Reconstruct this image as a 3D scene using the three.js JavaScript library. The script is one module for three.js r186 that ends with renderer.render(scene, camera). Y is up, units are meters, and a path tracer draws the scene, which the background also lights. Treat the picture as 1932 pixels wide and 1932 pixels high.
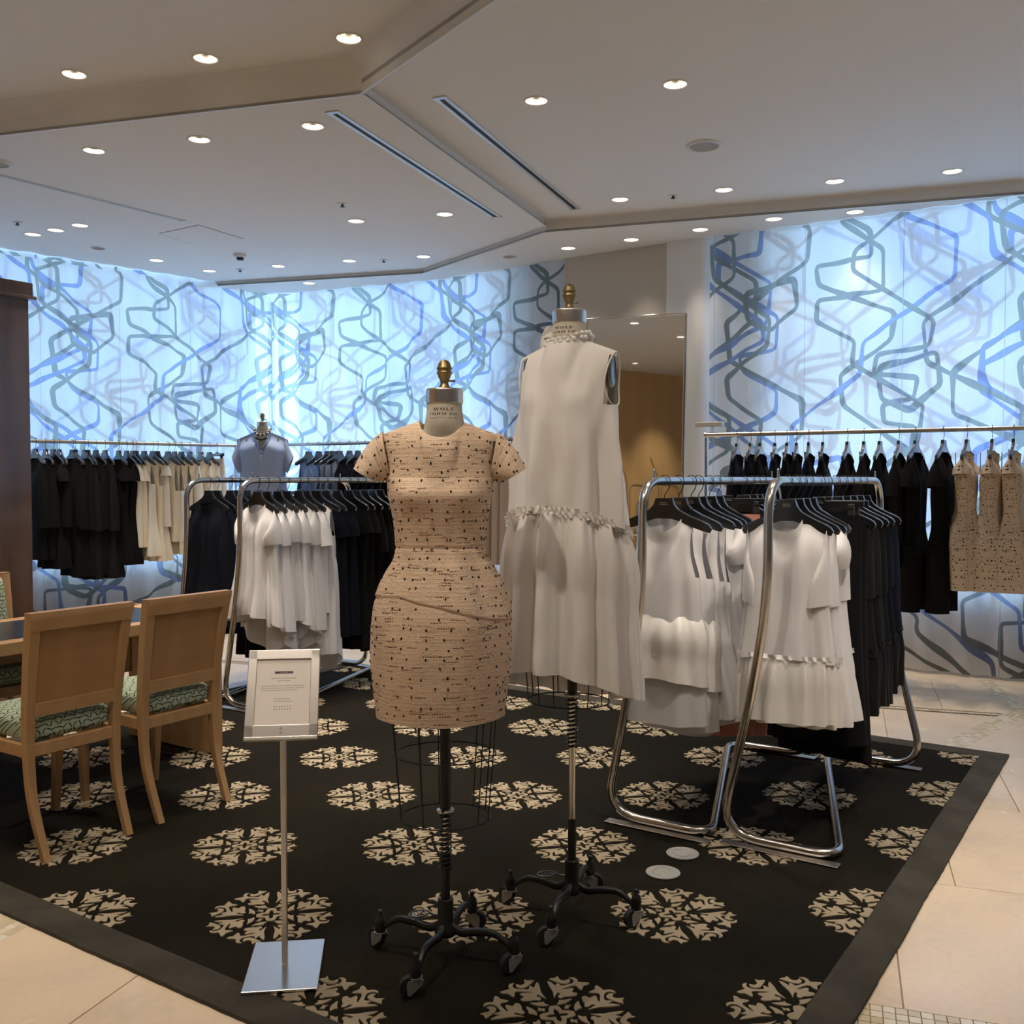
import * as THREE from 'three';
import { RoundedBoxGeometry } from 'three/addons/geometries/RoundedBoxGeometry.js';
import { mergeGeometries, mergeVertices } from 'three/addons/utils/BufferGeometryUtils.js';
import { RectAreaLightUniformsLib } from 'three/addons/lights/RectAreaLightUniformsLib.js';
import { ImprovedNoise } from 'three/addons/math/ImprovedNoise.js';

// ------------------------------------------------------------ camera, sky, exposure
const scene = new THREE.Scene();
const renderer = new THREE.WebGLRenderer({ antialias: true });
renderer.toneMapping = THREE.LinearToneMapping;
renderer.toneMappingExposure = 1.0;
renderer.shadowMap.enabled = true;
RectAreaLightUniformsLib.init();
const camera = new THREE.PerspectiveCamera(54.89, 1, 0.05, 60);
camera.position.set(0, 1.45, 0);
camera.rotation.set(-0.03386, 0, 0);
scene.background = new THREE.Color().setRGB(0.32, 0.585, 1.0).multiplyScalar(6.3); // overcast daylight outside the windows
const WARM = new THREE.Color().setRGB(1.0, 0.87, 0.735);
const SPOT = 9.6; // candela of one ceiling downlight

// ------------------------------------------------------------ helpers
let seed = 7;
const rnd = () => { seed = (seed * 1664525 + 1013904223) % 4294967296; return seed / 4294967296; };
const rr = (a, b) => a + (b - a) * rnd();
const noise = new ImprovedNoise();
const V3 = (x, y, z) => new THREE.Vector3(x, y, z);
const lerp = (a, b, t) => a + (b - a) * t;
const clamp = (x, a, b) => Math.min(b, Math.max(a, x));
const smooth = (t) => { t = clamp(t, 0, 1); return t * t * (3 - 2 * t); };
const spow = (x, p) => Math.sign(x) * Math.pow(Math.abs(x), p);
const table = (rows, y) => { // piecewise smooth interpolation in rows [y, a, b, ...], y descending
  if (y >= rows[0][0]) return rows[0].slice(1);
  for (let i = 1; i < rows.length; i++) if (y >= rows[i][0]) {
    const t = (rows[i - 1][0] - y) / (rows[i - 1][0] - rows[i][0]);
    return rows[i].slice(1).map((v, k) => {
      const p1 = rows[i - 1][k + 1], p2 = v, p0 = (rows[i - 2] ?? rows[i - 1])[k + 1], p3 = (rows[i + 1] ?? rows[i])[k + 1];
      return 0.5 * (2 * p1 + (p2 - p0) * t + (2 * p0 - 5 * p1 + 4 * p2 - p3) * t * t + (3 * p1 - p0 - 3 * p2 + p3) * t * t * t);
    });
  }
  return rows[rows.length - 1].slice(1);
};
const taken = {};
const numbered = (n) => { const k = (taken[n] = (taken[n] ?? -1) + 1); return k ? n + '_' + String(k).padStart(3, '0') : n; };
const shade = (o) => { o.castShadow = true; o.receiveShadow = true; return o; };
function part(name, geo, mat, parent, label) {
  const m = shade(new THREE.Mesh(geo, mat)); m.name = name; parent.add(m);
  if (label) m.userData.label = label;
  return m;
}
function thing(name, label, category, x = 0, y = 0, z = 0, turn = 0, group) {
  const g = new THREE.Group(); g.name = numbered(name); g.position.set(x, y, z); g.rotation.y = turn;
  g.userData = { label, category }; if (group) g.userData.group = group;
  scene.add(g); return g;
}
function single(name, geo, mat, label, category, group) {
  const m = shade(new THREE.Mesh(geo, mat)); m.name = numbered(name); m.userData = { label, category };
  if (group) m.userData.group = group; scene.add(m); return m;
}
function struct(name, geo, mat, label) {
  const m = shade(geo ? new THREE.Mesh(geo, mat) : new THREE.Group()); m.name = name; m.userData = { kind: 'structure', label, category: name.split('_')[0] }; scene.add(m); return m;
}
function copyOf(src, label, group) {
  const c = src.clone(); c.name = numbered(src.name.replace(/_\d\d\d$/, '')); c.userData = { ...src.userData, label }; if (group) c.userData.group = group;
  scene.add(c); return c;
}
const flat = (g) => (g.index ? g.toNonIndexed() : g);
const mg = (list) => { const l = list.map(flat); for (const g of l) { if (!g.attributes.uv) g.setAttribute('uv', new THREE.BufferAttribute(new Float32Array(g.attributes.position.count * 2), 2)); for (const k of Object.keys(g.attributes)) if (!['position', 'normal', 'uv'].includes(k)) g.deleteAttribute(k); } return mergeGeometries(l); };
const box = (w, h, d, x = 0, y = 0, z = 0) => new THREE.BoxGeometry(w, h, d).translate(x, y, z);
const rbox = (w, h, d, r = 0.004, x = 0, y = 0, z = 0) => new RoundedBoxGeometry(w, h, d, 2, r).translate(x, y, z);
const cyl = (r0, r1, h, n = 20, x = 0, y = 0, z = 0) => new THREE.CylinderGeometry(r0, r1, h, n).translate(x, y, z);
const lathe = (pts, n = 28) => new THREE.LatheGeometry(pts.map(([r, y]) => new THREE.Vector2(r, y)), n);
const ball = (r, x = 0, y = 0, z = 0, a = 14, b = 10) => new THREE.SphereGeometry(r, a, b).translate(x, y, z);
class Rounded extends THREE.CurvePath { // polyline with rounded corners
  constructor(pts, radii) {
    super(); let from = pts[0];
    for (let i = 1; i < pts.length - 1; i++) {
      const r = radii[i - 1], a = pts[i - 1], b = pts[i], c = pts[i + 1];
      const p = b.clone().lerp(a, Math.min(0.5, r / a.distanceTo(b))), q = b.clone().lerp(c, Math.min(0.5, r / b.distanceTo(c)));
      if (from.distanceTo(p) > 1e-5) this.add(new THREE.LineCurve3(from, p));
      this.add(new THREE.QuadraticBezierCurve3(p, b, q)); from = q;
    }
    this.add(new THREE.LineCurve3(from, pts[pts.length - 1]));
  }
}
const tube = (pts, r, radii, seg = 60, n = 12) => new THREE.TubeGeometry(new Rounded(pts, radii ?? pts.map(() => 0.03)), seg, r, n, false);
const wire = (pts, r, seg = 24, n = 6, closed = false) => new THREE.TubeGeometry(new THREE.CatmullRomCurve3(pts, closed), seg, r, n, closed);
function grid(nu, nv, fn, { closed = false, skip, uv } = {}) { // fn(i/nu, j/nv) -> [x, y, z]
  const pos = [], uvs = [], idx = [];
  for (let j = 0; j <= nv; j++) for (let i = 0; i <= nu; i++) {
    const p = fn(closed && i === nu ? 0 : i / nu, j / nv); pos.push(p[0], p[1], p[2]);
    const t = uv ? uv(i / nu, j / nv, p) : [i / nu, 1 - j / nv]; uvs.push(t[0], t[1]);
  }
  const w = nu + 1;
  for (let j = 0; j < nv; j++) for (let i = 0; i < nu; i++) {
    const a = j * w + i, b = a + 1, c = a + w, d = c + 1;
    if (skip && skip((i + 0.5) / nu, (j + 0.5) / nv, pos, a)) continue;
    idx.push(a, c, b, b, c, d);
  }
  const g = new THREE.BufferGeometry();
  g.setAttribute('position', new THREE.Float32BufferAttribute(pos, 3));
  g.setAttribute('uv', new THREE.Float32BufferAttribute(uvs, 2));
  g.setIndex(idx); g.computeVertexNormals();
  if (closed) { // weld the seam normals
    const n = g.attributes.normal;
    for (let j = 0; j <= nv; j++) { const a = j * w, b = a + nu; const v = V3(n.getX(a) + n.getX(b), n.getY(a) + n.getY(b), n.getZ(a) + n.getZ(b)).normalize(); n.setXYZ(a, v.x, v.y, v.z); n.setXYZ(b, v.x, v.y, v.z); }
  }
  return g;
}
// room axes: the shop is turned 33.7 degrees to the camera
const E1 = [0.5548, -0.832], E2 = [-0.832, -0.5548], TURN = -0.5882;
const PQ = (p, q) => [p * E1[0] + q * E2[0], p * E1[1] + q * E2[1]];

// ------------------------------------------------------------ textures
function canvasTex(w, h, draw, { srgb = true, rx = 1, ry = 1 } = {}) {
  const c = document.createElement('canvas'); c.width = w; c.height = h; draw(c.getContext('2d'), w, h);
  const t = new THREE.CanvasTexture(c); t.wrapS = t.wrapT = THREE.RepeatWrapping; if (srgb) t.colorSpace = THREE.SRGBColorSpace; t.repeat.set(rx, ry); return t;
}
function dataTex(w, h, fn, { srgb = true, rx = 1, ry = 1 } = {}) {
  const a = new Uint8Array(w * h * 4);
  for (let y = 0; y < h; y++) for (let x = 0; x < w; x++) { const c = fn(x / w, y / h, x, y), k = (y * w + x) * 4; a[k] = c[0]; a[k + 1] = c[1] ?? c[0]; a[k + 2] = c[2] ?? c[0]; a[k + 3] = 255; }
  const t = new THREE.DataTexture(a, w, h); t.wrapS = t.wrapT = THREE.RepeatWrapping; t.magFilter = THREE.LinearFilter; t.minFilter = THREE.LinearMipmapLinearFilter; t.generateMipmaps = true;
  if (srgb) t.colorSpace = THREE.SRGBColorSpace; t.repeat.set(rx, ry); t.needsUpdate = true; return t;
}
// noise that repeats: period n cells
const tnoise = (x, y, n, z = 0) => { const f = (a, b) => noise.noise(a, b, z); const X = x * n, Y = y * n, a = smooth(x), b = smooth(y); return lerp(lerp(f(X, Y), f(X - n, Y), a), lerp(f(X, Y - n), f(X - n, Y - n), a), b); };

const std = (color, roughness = 0.8, extra = {}) => new THREE.MeshStandardMaterial({ color, roughness, side: THREE.DoubleSide, ...extra });
const phys = (color, roughness, extra = {}) => new THREE.MeshPhysicalMaterial({ color, roughness, side: THREE.DoubleSide, ...extra });

const weaveBump = dataTex(128, 128, (u, v, x, y) => [128 + 50 * Math.sin(x * Math.PI / 2) * Math.sin(y * Math.PI / 2) + 30 * (rnd() - 0.5)], { srgb: false });
const plasterBump = dataTex(256, 256, (u, v) => [128 + 40 * tnoise(u, v, 16) + 30 * tnoise(u, v, 48, 3) + 12 * (rnd() - 0.5)], { srgb: false });

function woodTex(base, dark, streak, w = 512, h = 512) { // grain runs along v
  return dataTex(w, h, (u, v) => {
    const warp = 0.012 * tnoise(u, v, 3, 5);
    const g = 0.5 + 0.5 * Math.sin((u + warp) * 2 * Math.PI * 5 + 3.0 * tnoise(u, v, 4, 1));
    const f = 0.5 + 0.5 * tnoise(u, v * 0.12 + 0.4, 60, 2), cl = 0.5 + 0.5 * tnoise(u, v, 3, 9), ch = 0.5 + 0.5 * tnoise(u * 0.3, v, 22, 4);
    const k = clamp(streak * (0.35 * g + 0.35 * f + 0.3 * ch) + 0.25 * (cl - 0.5), 0, 1);
    return [0, 1, 2].map((i) => lerp(base[i], dark[i], k));
  });
}
const paleWood = woodTex([190, 152, 106], [156, 117, 74], 0.6);
const lacquerWood = woodTex([104, 77, 57], [54, 37, 26], 0.9);
const wallWood = woodTex([216, 178, 122], [196, 154, 98], 0.6);

const M = {};
M.ceiling = std(new THREE.Color(0.82, 0.80, 0.75), 0.9);
M.wall = std(new THREE.Color(0.78, 0.76, 0.72), 0.85, { bumpMap: plasterBump, bumpScale: 0.0008 });
M.tanPanel = std(new THREE.Color(0.60, 0.545, 0.45), 0.75);
M.woodWall = std(0xffffff, 0.5, { map: wallWood });
M.pale = std(0xffffff, 0.42, { map: paleWood });
M.panelWood = std(new THREE.Color(0.84, 0.78, 0.70), 0.42, { map: paleWood });
M.lacquer = phys(0xffffff, 0.35, { map: lacquerWood, clearcoat: 0.9, clearcoatRoughness: 0.12, bumpMap: dataTex(128, 128, (u, v) => [128 + 90 * tnoise(u, v, 5, 8)], { srgb: false }), bumpScale: 0.0025 });
M.chrome = std(new THREE.Color(0.72, 0.70, 0.67), 0.16, { metalness: 1 });
M.rackTube = std(new THREE.Color(0.60, 0.57, 0.53), 0.2, { metalness: 1 });
M.railTube = std(new THREE.Color(0.62, 0.59, 0.55), 0.28, { metalness: 1 });
M.brushed = std(new THREE.Color(0.66, 0.63, 0.59), 0.32, { metalness: 1, bumpMap: dataTex(64, 256, (u, v, x, y) => [118 + 20 * rnd()], { srgb: false }), bumpScale: 0.0001 });
M.brass = std(new THREE.Color(0.29, 0.22, 0.105), 0.42, { metalness: 1 });
M.blackIron = std(new THREE.Color(0.022, 0.022, 0.023), 0.35, { metalness: 0.3 });
M.blackWire = std(new THREE.Color(0.02, 0.02, 0.02), 0.4, { metalness: 0.5 });
M.rubber = std(new THREE.Color(0.018, 0.018, 0.018), 0.6);
M.hanger = phys(new THREE.Color(0.008, 0.009, 0.011), 0.28, { clearcoat: 0.7, clearcoatRoughness: 0.08 });
M.linen = std(new THREE.Color(0.62, 0.565, 0.465), 0.9, { bumpMap: weaveBump, bumpScale: 0.0004 });
M.mirror = std(new THREE.Color(0.86, 0.88, 0.86), 0.02, { metalness: 1 });
M.plastic = std(new THREE.Color(0.75, 0.74, 0.70), 0.5);
M.darkSlot = std(new THREE.Color(0.02, 0.025, 0.035), 0.6);
M.glass = phys(0xffffff, 0.02, { transmission: 1, thickness: 0, ior: 1.45 });
const cloth = (r, g, b, rough = 0.85, extra = {}) => phys(new THREE.Color(r, g, b), rough, { sheen: 0.25, sheenRoughness: 0.6, sheenColor: new THREE.Color(r, g, b).lerp(new THREE.Color(0.5, 0.5, 0.5), 0.12), bumpMap: weaveBump, bumpScale: 0.0002, ...extra });
const darkCloth = (r, g, b, rough = 0.9) => phys(new THREE.Color(r, g, b), rough, { specularIntensity: 0.35, bumpMap: weaveBump, bumpScale: 0.0002 });
M.black = darkCloth(0.0055, 0.0055, 0.0065);
M.charcoal = darkCloth(0.011, 0.0105, 0.011);
M.navy = darkCloth(0.006, 0.009, 0.020);
M.deepNavy = darkCloth(0.004, 0.006, 0.012);
M.cream = cloth(0.82, 0.72, 0.54);
M.ivory = cloth(0.84, 0.78, 0.64);
M.white = cloth(0.83, 0.82, 0.83, 0.8, { transmission: 0.08, thickness: 0 });
M.whiteSatin = cloth(0.84, 0.82, 0.79, 0.42);
M.whiteSheer = cloth(0.80, 0.79, 0.78, 0.85, { transmission: 0.25, thickness: 0 });
M.blackSatin = darkCloth(0.008, 0.008, 0.009, 0.4);
M.pink = cloth(0.60, 0.25, 0.19);
M.blueTop = cloth(0.16, 0.27, 0.50);
M.blueGrey = cloth(0.26, 0.33, 0.46);
M.blouse = cloth(0.36, 0.46, 0.68, 0.7);
M.khaki = cloth(0.40, 0.31, 0.235);

// ------------------------------------------------------------ floor
{
  const floor = struct('floor', null, null, 'beige stone tile floor with mosaic inlay bands');
  const A = -0.3226; floor.rotation.y = A;
  const grout = std(new THREE.Color(0.36, 0.31, 0.25), 0.9);
  const slab = new THREE.BoxGeometry(24, 0.1, 24).translate(0, -0.056, 1.5); part('screed', slab, grout, floor);
  const stone = [0, 1, 2, 3].map((k) => {
    const map = dataTex(256, 256, (u, v) => {
      const cl = tnoise(u, v, 3, k * 7.3), ve = Math.abs(tnoise(u, v, 5, 20 + k * 3.1) + 0.4 * tnoise(u, v, 14, k)), sp = tnoise(u, v, 40, k + 2);
      const t = clamp(0.5 + 0.7 * cl, 0, 1), s = clamp(1 - ve * 5, 0, 1) * 0.35 * clamp(0.2 + cl, 0, 1);
      return [lerp(238, 222, t) - 34 * s + 5 * sp, lerp(217, 203, t) - 26 * s + 5 * sp, lerp(188, 177, t) - 12 * s + 5 * sp];
    });
    const rough = dataTex(128, 128, (u, v) => [0, 70 + 46 * tnoise(u, v, 5, k * 2.7) + 22 * tnoise(u, v, 19, k), 0], { srgb: false });
    return std(0xffffff, 0.75, { map, roughnessMap: rough });
  });
  const S = 0.935, tileG = rbox(S - 0.004, 0.012, S - 0.004, 0.0015, 0, -0.006, 0);
  const top = tileG.attributes; for (let i = 0; i < top.uv.count; i++) top.uv.setXY(i, top.position.getX(i) / S + 0.5, top.position.getZ(i) / S + 0.5);
  // courses: [near edge (f2), phase along f1]
  const rows = [[6.70 + 3 * S, 0.2], [6.70 + 2 * S, 0.5], [6.70 + S, 0.1], [6.70, 0.62], [5.657, 0.26], [4.722, 0.75], [3.787, 0.4], [2.852, 0.176], [2.72 - S, -1.934], [2.72 - 2 * S, 0.5], [2.72 - 3 * S, 0.3], [2.72 - 4 * S, 0.1]];
  for (const [f2, ph] of rows) for (let k = -7; k <= 6; k++) {
    const m = part('tile', tileG, stone[Math.floor(rnd() * 4)], floor);
    m.position.set(ph + (k + 0.5) * S, 0, -(f2 + S / 2)); m.rotation.y = Math.floor(rnd() * 4) * Math.PI / 2;
  }
  // mosaic band in front: four courses of small stone chips, each its own piece
  const chip = [0xddcfb2, 0xe6dac2, 0xd4c6a8, 0xece3d2].map((c) => std(c, 0.12)), c0 = 0.0325;
  const chipG = rbox(c0 - 0.0026, 0.012, c0 - 0.0026, 0.001, 0, -0.006, 0);
  for (let i = 0; i < 56; i++) for (let j = 0; j < 4; j++) part('mosaic_tile', chipG, chip[Math.floor(rnd() * 4)], floor).position.set(-0.35 + i * c0, 0, -(2.7225 + (j + 0.5) * c0));
  // bands whose chips are too small to tell apart
  const band = (pts, w, name) => { const gs = [[], [], [], []];
    for (let s = 0; s < pts.length - 1; s++) {
      const [ax, az] = pts[s], [bx, bz] = pts[s + 1], L = Math.hypot(bx - ax, bz - az), dx = (bx - ax) / L, dz = (bz - az) / L, n = Math.round(L / c0), m = Math.max(1, Math.round(w / c0));
      for (let i = 0; i < n; i++) for (let j = 0; j < m; j++) { const t = (i + 0.5) * c0, o = (j + 0.5 - m / 2) * c0; gs[Math.floor(rnd() * 4)].push(box(c0 - 0.004, 0.004, c0 - 0.004).rotateY(-Math.atan2(dz, dx)).translate(ax + dx * t - dz * o, -0.001, az + dz * t + dx * o)); }
    }
    gs.forEach((g, i) => { if (g.length) part(name, mg(g), chip[i], floor).userData.kind = 'stuff'; });
  };
  const loc = (x, z) => { const c = Math.cos(-A), s = Math.sin(-A); return [x * c + z * s, -x * s + z * c]; };
  band([loc(2.3, -5.22), loc(3.16, -6.08)], 0.13, 'mosaic_band'); band([loc(3.16, -6.08), loc(3.47, -7.3)], 0.1, 'mosaic_band');
  band([[-3.5, -6.645], [0.95, -6.645]], 0.035, 'mosaic_band'); band([[-1.9, -2.7862], [-0.36, -2.7862]], 0.13, 'mosaic_band'); band([[-2.55, -1.7], [-2.55, -2.66]], 0.13, 'mosaic_band');
}

// ------------------------------------------------------------ ceilings at four heights, with holes for the downlights
const HU = 3.66, HM1 = 3.485, HM2 = 3.545, HS = 3.44;
const lampsU = [[-2.394, -5.468], [-1.612, -5.264], [-0.82, -5.027]];
const lampsM1 = [[-2.595, -6.191], [-1.877, -5.99], [-1.151, -5.767], [-3.993, -8.289], [-3.738, -8.149], [-3.472, -7.997], [-3.656, -8.78], [-3.316, -9.267], [-2.966, -9.736], [-2.239, -9.519], [-1.521, -9.289], [-0.812, -9.113], [-1.232, -7.866], [-0.518, -7.663]];
const lampsM2 = [[0.135, -5.542], [0.868, -5.314], [0.811, -7.474], [1.538, -7.229], [2.276, -7.025], [3.003, -6.797]];
const lampsS = [[0.485, -8.586], [0.993, -8.284], [1.504, -7.952], [2.007, -7.63], [2.56, -7.43], [-2.067, -10.11], [-0.019, -8.911]];
const moreU = [[-3.1, -3.95], [-1.95, -3.62], [-0.8, -3.3], [-3.6, -2.4], [-2.3, -2.05], [-0.95, -1.7], [0.4, -1.3], [-3.9, -0.7], [-2.4, -0.3], [-0.8, 0.1], [0.9, 0.5], [-1.6, 1.9], [0.6, 2.3], [-4.2, 1.4], [-6.5, -3.6], [-6.5, -2.0], [-6.5, -0.4], [-6.5, 1.2]];
const moreM2 = [[0.75, -3.95], [1.75, -3.6], [2.75, -3.3], [1.6, -2.2], [2.9, -1.8], [4.2, -5.1], [4.9, -3.4], [4.6, -1.2]];
const HOLE = 0.0615;
function ceilingPanel(name, poly, h, lamps, label) {
  const s = new THREE.Shape(poly.map(([x, z]) => new THREE.Vector2(x, z)));
  for (const [x, z] of lamps) { const p = new THREE.Path(); p.absarc(x, z, HOLE, 0, Math.PI * 2, true); s.holes.push(p); }
  const g = new THREE.ExtrudeGeometry(s, { depth: 0.025, bevelEnabled: false, curveSegments: 14 }).rotateX(Math.PI / 2).translate(0, h + 0.025, 0);
  return struct(name, g, M.ceiling, label);
}
const K0 = [-8.2, -7.395], K1 = [-0.8, -5.31], K2 = [6.6, 5.0], J = [0.27, -8.06], T = [-0.86, -9.66], Q = [-3.45, -10.40], R = [4.2, -6.797];
ceilingPanel('ceiling', [K0, K1, K2, [6.6, 6], [-8.2, 6]], HU, [...lampsU, ...moreU], 'upper ceiling field over the entrance side');
ceilingPanel('ceiling_001', [K0, K1, J, T, Q, [-9, -11]], HM1, lampsM1, 'middle ceiling field above the left racks');
ceilingPanel('ceiling_002', [K1, K2, [6.6, 6], [9, 6], [9, -6.2], [8, -5.3], R, J], HM2, [...lampsM2, ...moreM2], 'middle ceiling field above the right racks');
ceilingPanel('ceiling_003', [Q, T, J, R, [9, -4.9], [9, -12.2], [-6, -12.2]], HS, lampsS, 'low ceiling strip along the windows');
struct('ceiling_004', box(24, 0.1, 24, 0, 4.1, -3), M.ceiling, 'slab above the suspended ceiling');
// fascias between the heights; the upper one is coved into the high ceiling
function fascia(name, pts, y0, y1, cove, label) {
  const prof = []; const r = cove; // [offset into the higher side, y]
  prof.push([0.02, y0], [0, y0], [0, y1 - r]); if (r) for (let k = 1; k <= 8; k++) { const a = (k / 8) * Math.PI / 2; prof.push([r * (1 - Math.cos(a)), y1 - r + r * Math.sin(a)]); }
  prof.push([r + 0.002, y1 + 0.01]);
  const nrm = []; for (let i = 0; i < pts.length; i++) { const a = pts[Math.max(0, i - 1)], b = pts[Math.min(pts.length - 1, i + 1)]; const seg = (p, q) => { const l = Math.hypot(q[0] - p[0], q[1] - p[1]); return [-(q[1] - p[1]) / l, (q[0] - p[0]) / l]; };
    let n1 = i ? seg(pts[i - 1], pts[i]) : seg(pts[0], pts[1]), n2 = i < pts.length - 1 ? seg(pts[i], pts[i + 1]) : n1; let nx = n1[0] + n2[0], nz = n1[1] + n2[1]; const l2 = nx * n1[0] + nz * n1[1]; nrm.push([nx / l2, nz / l2]); }
  const gs = [];
  for (let s = 0; s < pts.length - 1; s++) gs.push(grid(1, prof.length - 1, (u, v) => { const [o, y] = prof[Math.round(v * (prof.length - 1))], k = s + Math.round(u); return [pts[k][0] + nrm[k][0] * o, y, pts[k][1] + nrm[k][1] * o]; }));
  return struct(name, mg(gs), M.ceiling, label);
}
fascia('trim_1', [K0, K1, K2], HM1, HU, 0.09, 'coved drop from the upper ceiling');
fascia('trim_2', [K1, J], HM1 - 0.0, HM2, 0.012, 'small step between the two middle ceiling fields');
fascia('trim_3', [Q, T, J, R], HS, HM2, 0.02, 'drop of the ceiling towards the windows');

const G = { // downlight geometries, origin at the ceiling's underside
  trim: lathe([[0.0605, 0.001], [0.0605, -0.004], [0.066, -0.0065], [0.074, -0.003], [0.0755, 0.0005]], 28),
  cone: lathe([[0.0605, 0.0], [0.0585, 0.012], [0.056, 0.024]], 28), inner: lathe([[0.056, 0.024], [0.050, 0.045], [0.036, 0.066]], 28), disc: new THREE.CircleGeometry(0.036, 20).rotateX(Math.PI / 2).translate(0, 0.064, 0),
};
M.lampTrim = std(new THREE.Color(0.8, 0.78, 0.74), 0.4);
M.lampGlow = std(new THREE.Color(0.8, 0.75, 0.66), 0.4, { emissive: new THREE.Color(1.0, 0.9, 0.76), emissiveIntensity: 2.2 });
M.lampInner = std(new THREE.Color(0.55, 0.5, 0.43), 0.15, { metalness: 1 });
M.lampDisc = std(new THREE.Color(0.9, 0.85, 0.75), 0.4, { emissive: new THREE.Color(1.0, 0.86, 0.66), emissiveIntensity: 4 });
function downlight(x, z, h, label, group, power = 1, tilt = [0, 0]) {
  const t = thing('downlight', label, 'downlight', x, h, z, rr(0, 6), group);
  part('trim_ring', G.trim, M.lampTrim, t); part('reflector', G.cone, power ? M.lampGlow : M.lampTrim, t); part('inner_reflector', G.inner, M.lampInner, t); part('lamp', G.disc, power ? M.lampDisc : M.lampTrim, t);
  if (power) {
    const l = new THREE.SpotLight(WARM, SPOT * power, 0, 0.6, 1, 2); l.name = 'downlight_beam'; l.castShadow = true; l.shadow.radius = 2.2;
    l.position.set(x, h - 0.012, z); l.target.position.set(x + tilt[0], 0, z + tilt[1]); scene.add(l, l.target);
  }
}
const ord = ['first', 'second', 'third', 'fourth', 'fifth', 'sixth', 'seventh', 'eighth', 'ninth', 'tenth', 'eleventh', 'twelfth', 'thirteenth', 'fourteenth', 'fifteenth', 'sixteenth'];
['leftmost', 'middle', 'rightmost'].forEach((w, i) => downlight(...lampsU[i], HU, `${w} of three large round downlights in the upper tan ceiling`, 'ceiling downlights', 1, [0, 0]));
const whereM1 = ['leftmost of the three downlights just below the coved ceiling edge', 'middle of the three downlights just below the coved ceiling edge', 'downlight below the coved ceiling edge, beside the long air slot', 'leftmost of three small downlights close together above the dark cabinet', 'middle of three small downlights close together above the dark cabinet', 'rightmost of three small downlights close together above the dark cabinet', 'unlit small downlight below the three above the cabinet', 'downlight left of the smoke detector, near the left curtain', 'downlight above the left curtain, just below the smoke detector', 'downlight to the right of the smoke detector near the window', 'dim downlight left of the ceiling step tip near the back curtain', 'bright downlight closest to the ceiling step tip at the back', 'dim downlight left of the long air slot end, below a sprinkler', 'downlight directly left of the lower end of the long air slot'];
lampsM1.forEach((p, i) => downlight(...p, HM1, whereM1[i], 'ceiling downlights', i === 6 ? 0 : [7, 8].includes(i) ? 0.25 : [3, 10, 12].includes(i) ? 0.5 : 1));
const whereM2 = ['downlight right of the second air slot, left of the next', 'downlight in the right ceiling, straight above the round speaker', 'leftmost of four downlights in a row above the right window', 'second from left of four downlights in a row above the right window', 'third from left of four downlights in a row above the right window', 'rightmost of four downlights in a row above the right window'];
lampsM2.forEach((p, i) => downlight(...p, HM2, whereM2[i], 'ceiling downlights', i < 2 ? 1 : 0.75));
const whereS = ['first downlight in the low ceiling strip, above the brass finial', 'second downlight in the low ceiling strip, above the tan pier', 'third downlight in the low ceiling strip, above the white pier edge', 'fourth downlight in the low ceiling strip, above the right curtain', 'fifth and rightmost downlight in the low ceiling strip', 'single downlight in the low ceiling over the curtain corner', 'unlit downlight at the left end of the low ceiling strip'];
lampsS.forEach((p, i) => downlight(...p, HS, whereS[i], 'ceiling downlights', i === 6 ? 0 : i < 3 ? 0.25 : 0.3));
const aimed = { 5: [0.95, [0.75, -2.1]], 6: [0.3, [-0.25, -2.9]], 14: [1.6, [-0.6, 0]], 15: [1.6, [-0.6, 0]], 16: [1.6, [-0.6, 0]], 17: [1.6, [-0.6, 0]] }; // two lamps swivelled towards the dress forms
moreU.forEach((p, i) => downlight(...p, HU, 'round ceiling downlight outside the picture, above the shop entrance', 'downlights out of the picture', aimed[i]?.[0] ?? 0.8, aimed[i]?.[1]));
moreM2.forEach((p, i) => downlight(...p, HM2, 'round ceiling downlight outside the picture, on the right side', 'downlights out of the picture at right', i === 3 ? 1.1 : 0.9, i === 3 ? [-0.5, -2.6] : undefined));

// ceiling fittings
function airSlot(a, b, h, w, label, off = 0.01) {
  const L = Math.hypot(b[0] - a[0], b[1] - a[1]), t = thing('air_slot_diffuser', label, 'air vent', (a[0] + b[0]) / 2, h, (a[1] + b[1]) / 2, -Math.atan2(b[1] - a[1], b[0] - a[0]));
  const frame = std(new THREE.Color(0.66, 0.68, 0.68), 0.35, { metalness: 0.3 });
  for (const s of [-1, 1]) part('rail', box(L, 0.006, w * 0.3, 0, -0.003, s * w * 0.35), frame, t);
  part('dark_slot', box(L, 0.002, w * 0.4, 0, -0.0012, 0), M.darkSlot, t);
  for (const s of [-1, 1]) part('end_cap', box(0.03, 0.008, w + 0.01, s * (L / 2 + 0.012), -0.004, 0), frame, t);
}
airSlot([-0.99, -5.553], [-0.128, -7.724], HM1, 0.075, 'long slim air slot left of the ceiling step');
airSlot([-0.391, -5.504], [0.489, -7.72], HM2, 0.075, 'long slim air slot right of the ceiling step');
airSlot([-4.2, -5.62], [-2.604, -7.834], HM1, 0.035, 'thin dark air slot at the left above the cabinet');
function speaker(x, z, h, r, label) { const t = thing('ceiling_speaker', label, 'speaker', x, h, z); part('rim', lathe([[r * 0.78, -0.003], [r * 0.8, -0.012], [r * 0.93, -0.012], [r, 0]], 32), M.plastic, t); part('grille', lathe([[0.001, -0.007], [r * 0.5, -0.006], [r * 0.79, -0.004]], 32), std(new THREE.Color(0.42, 0.40, 0.37), 0.8), t); }
speaker(1.206, -6.273, HM2, 0.117, 'large round speaker grille in the right ceiling');
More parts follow.
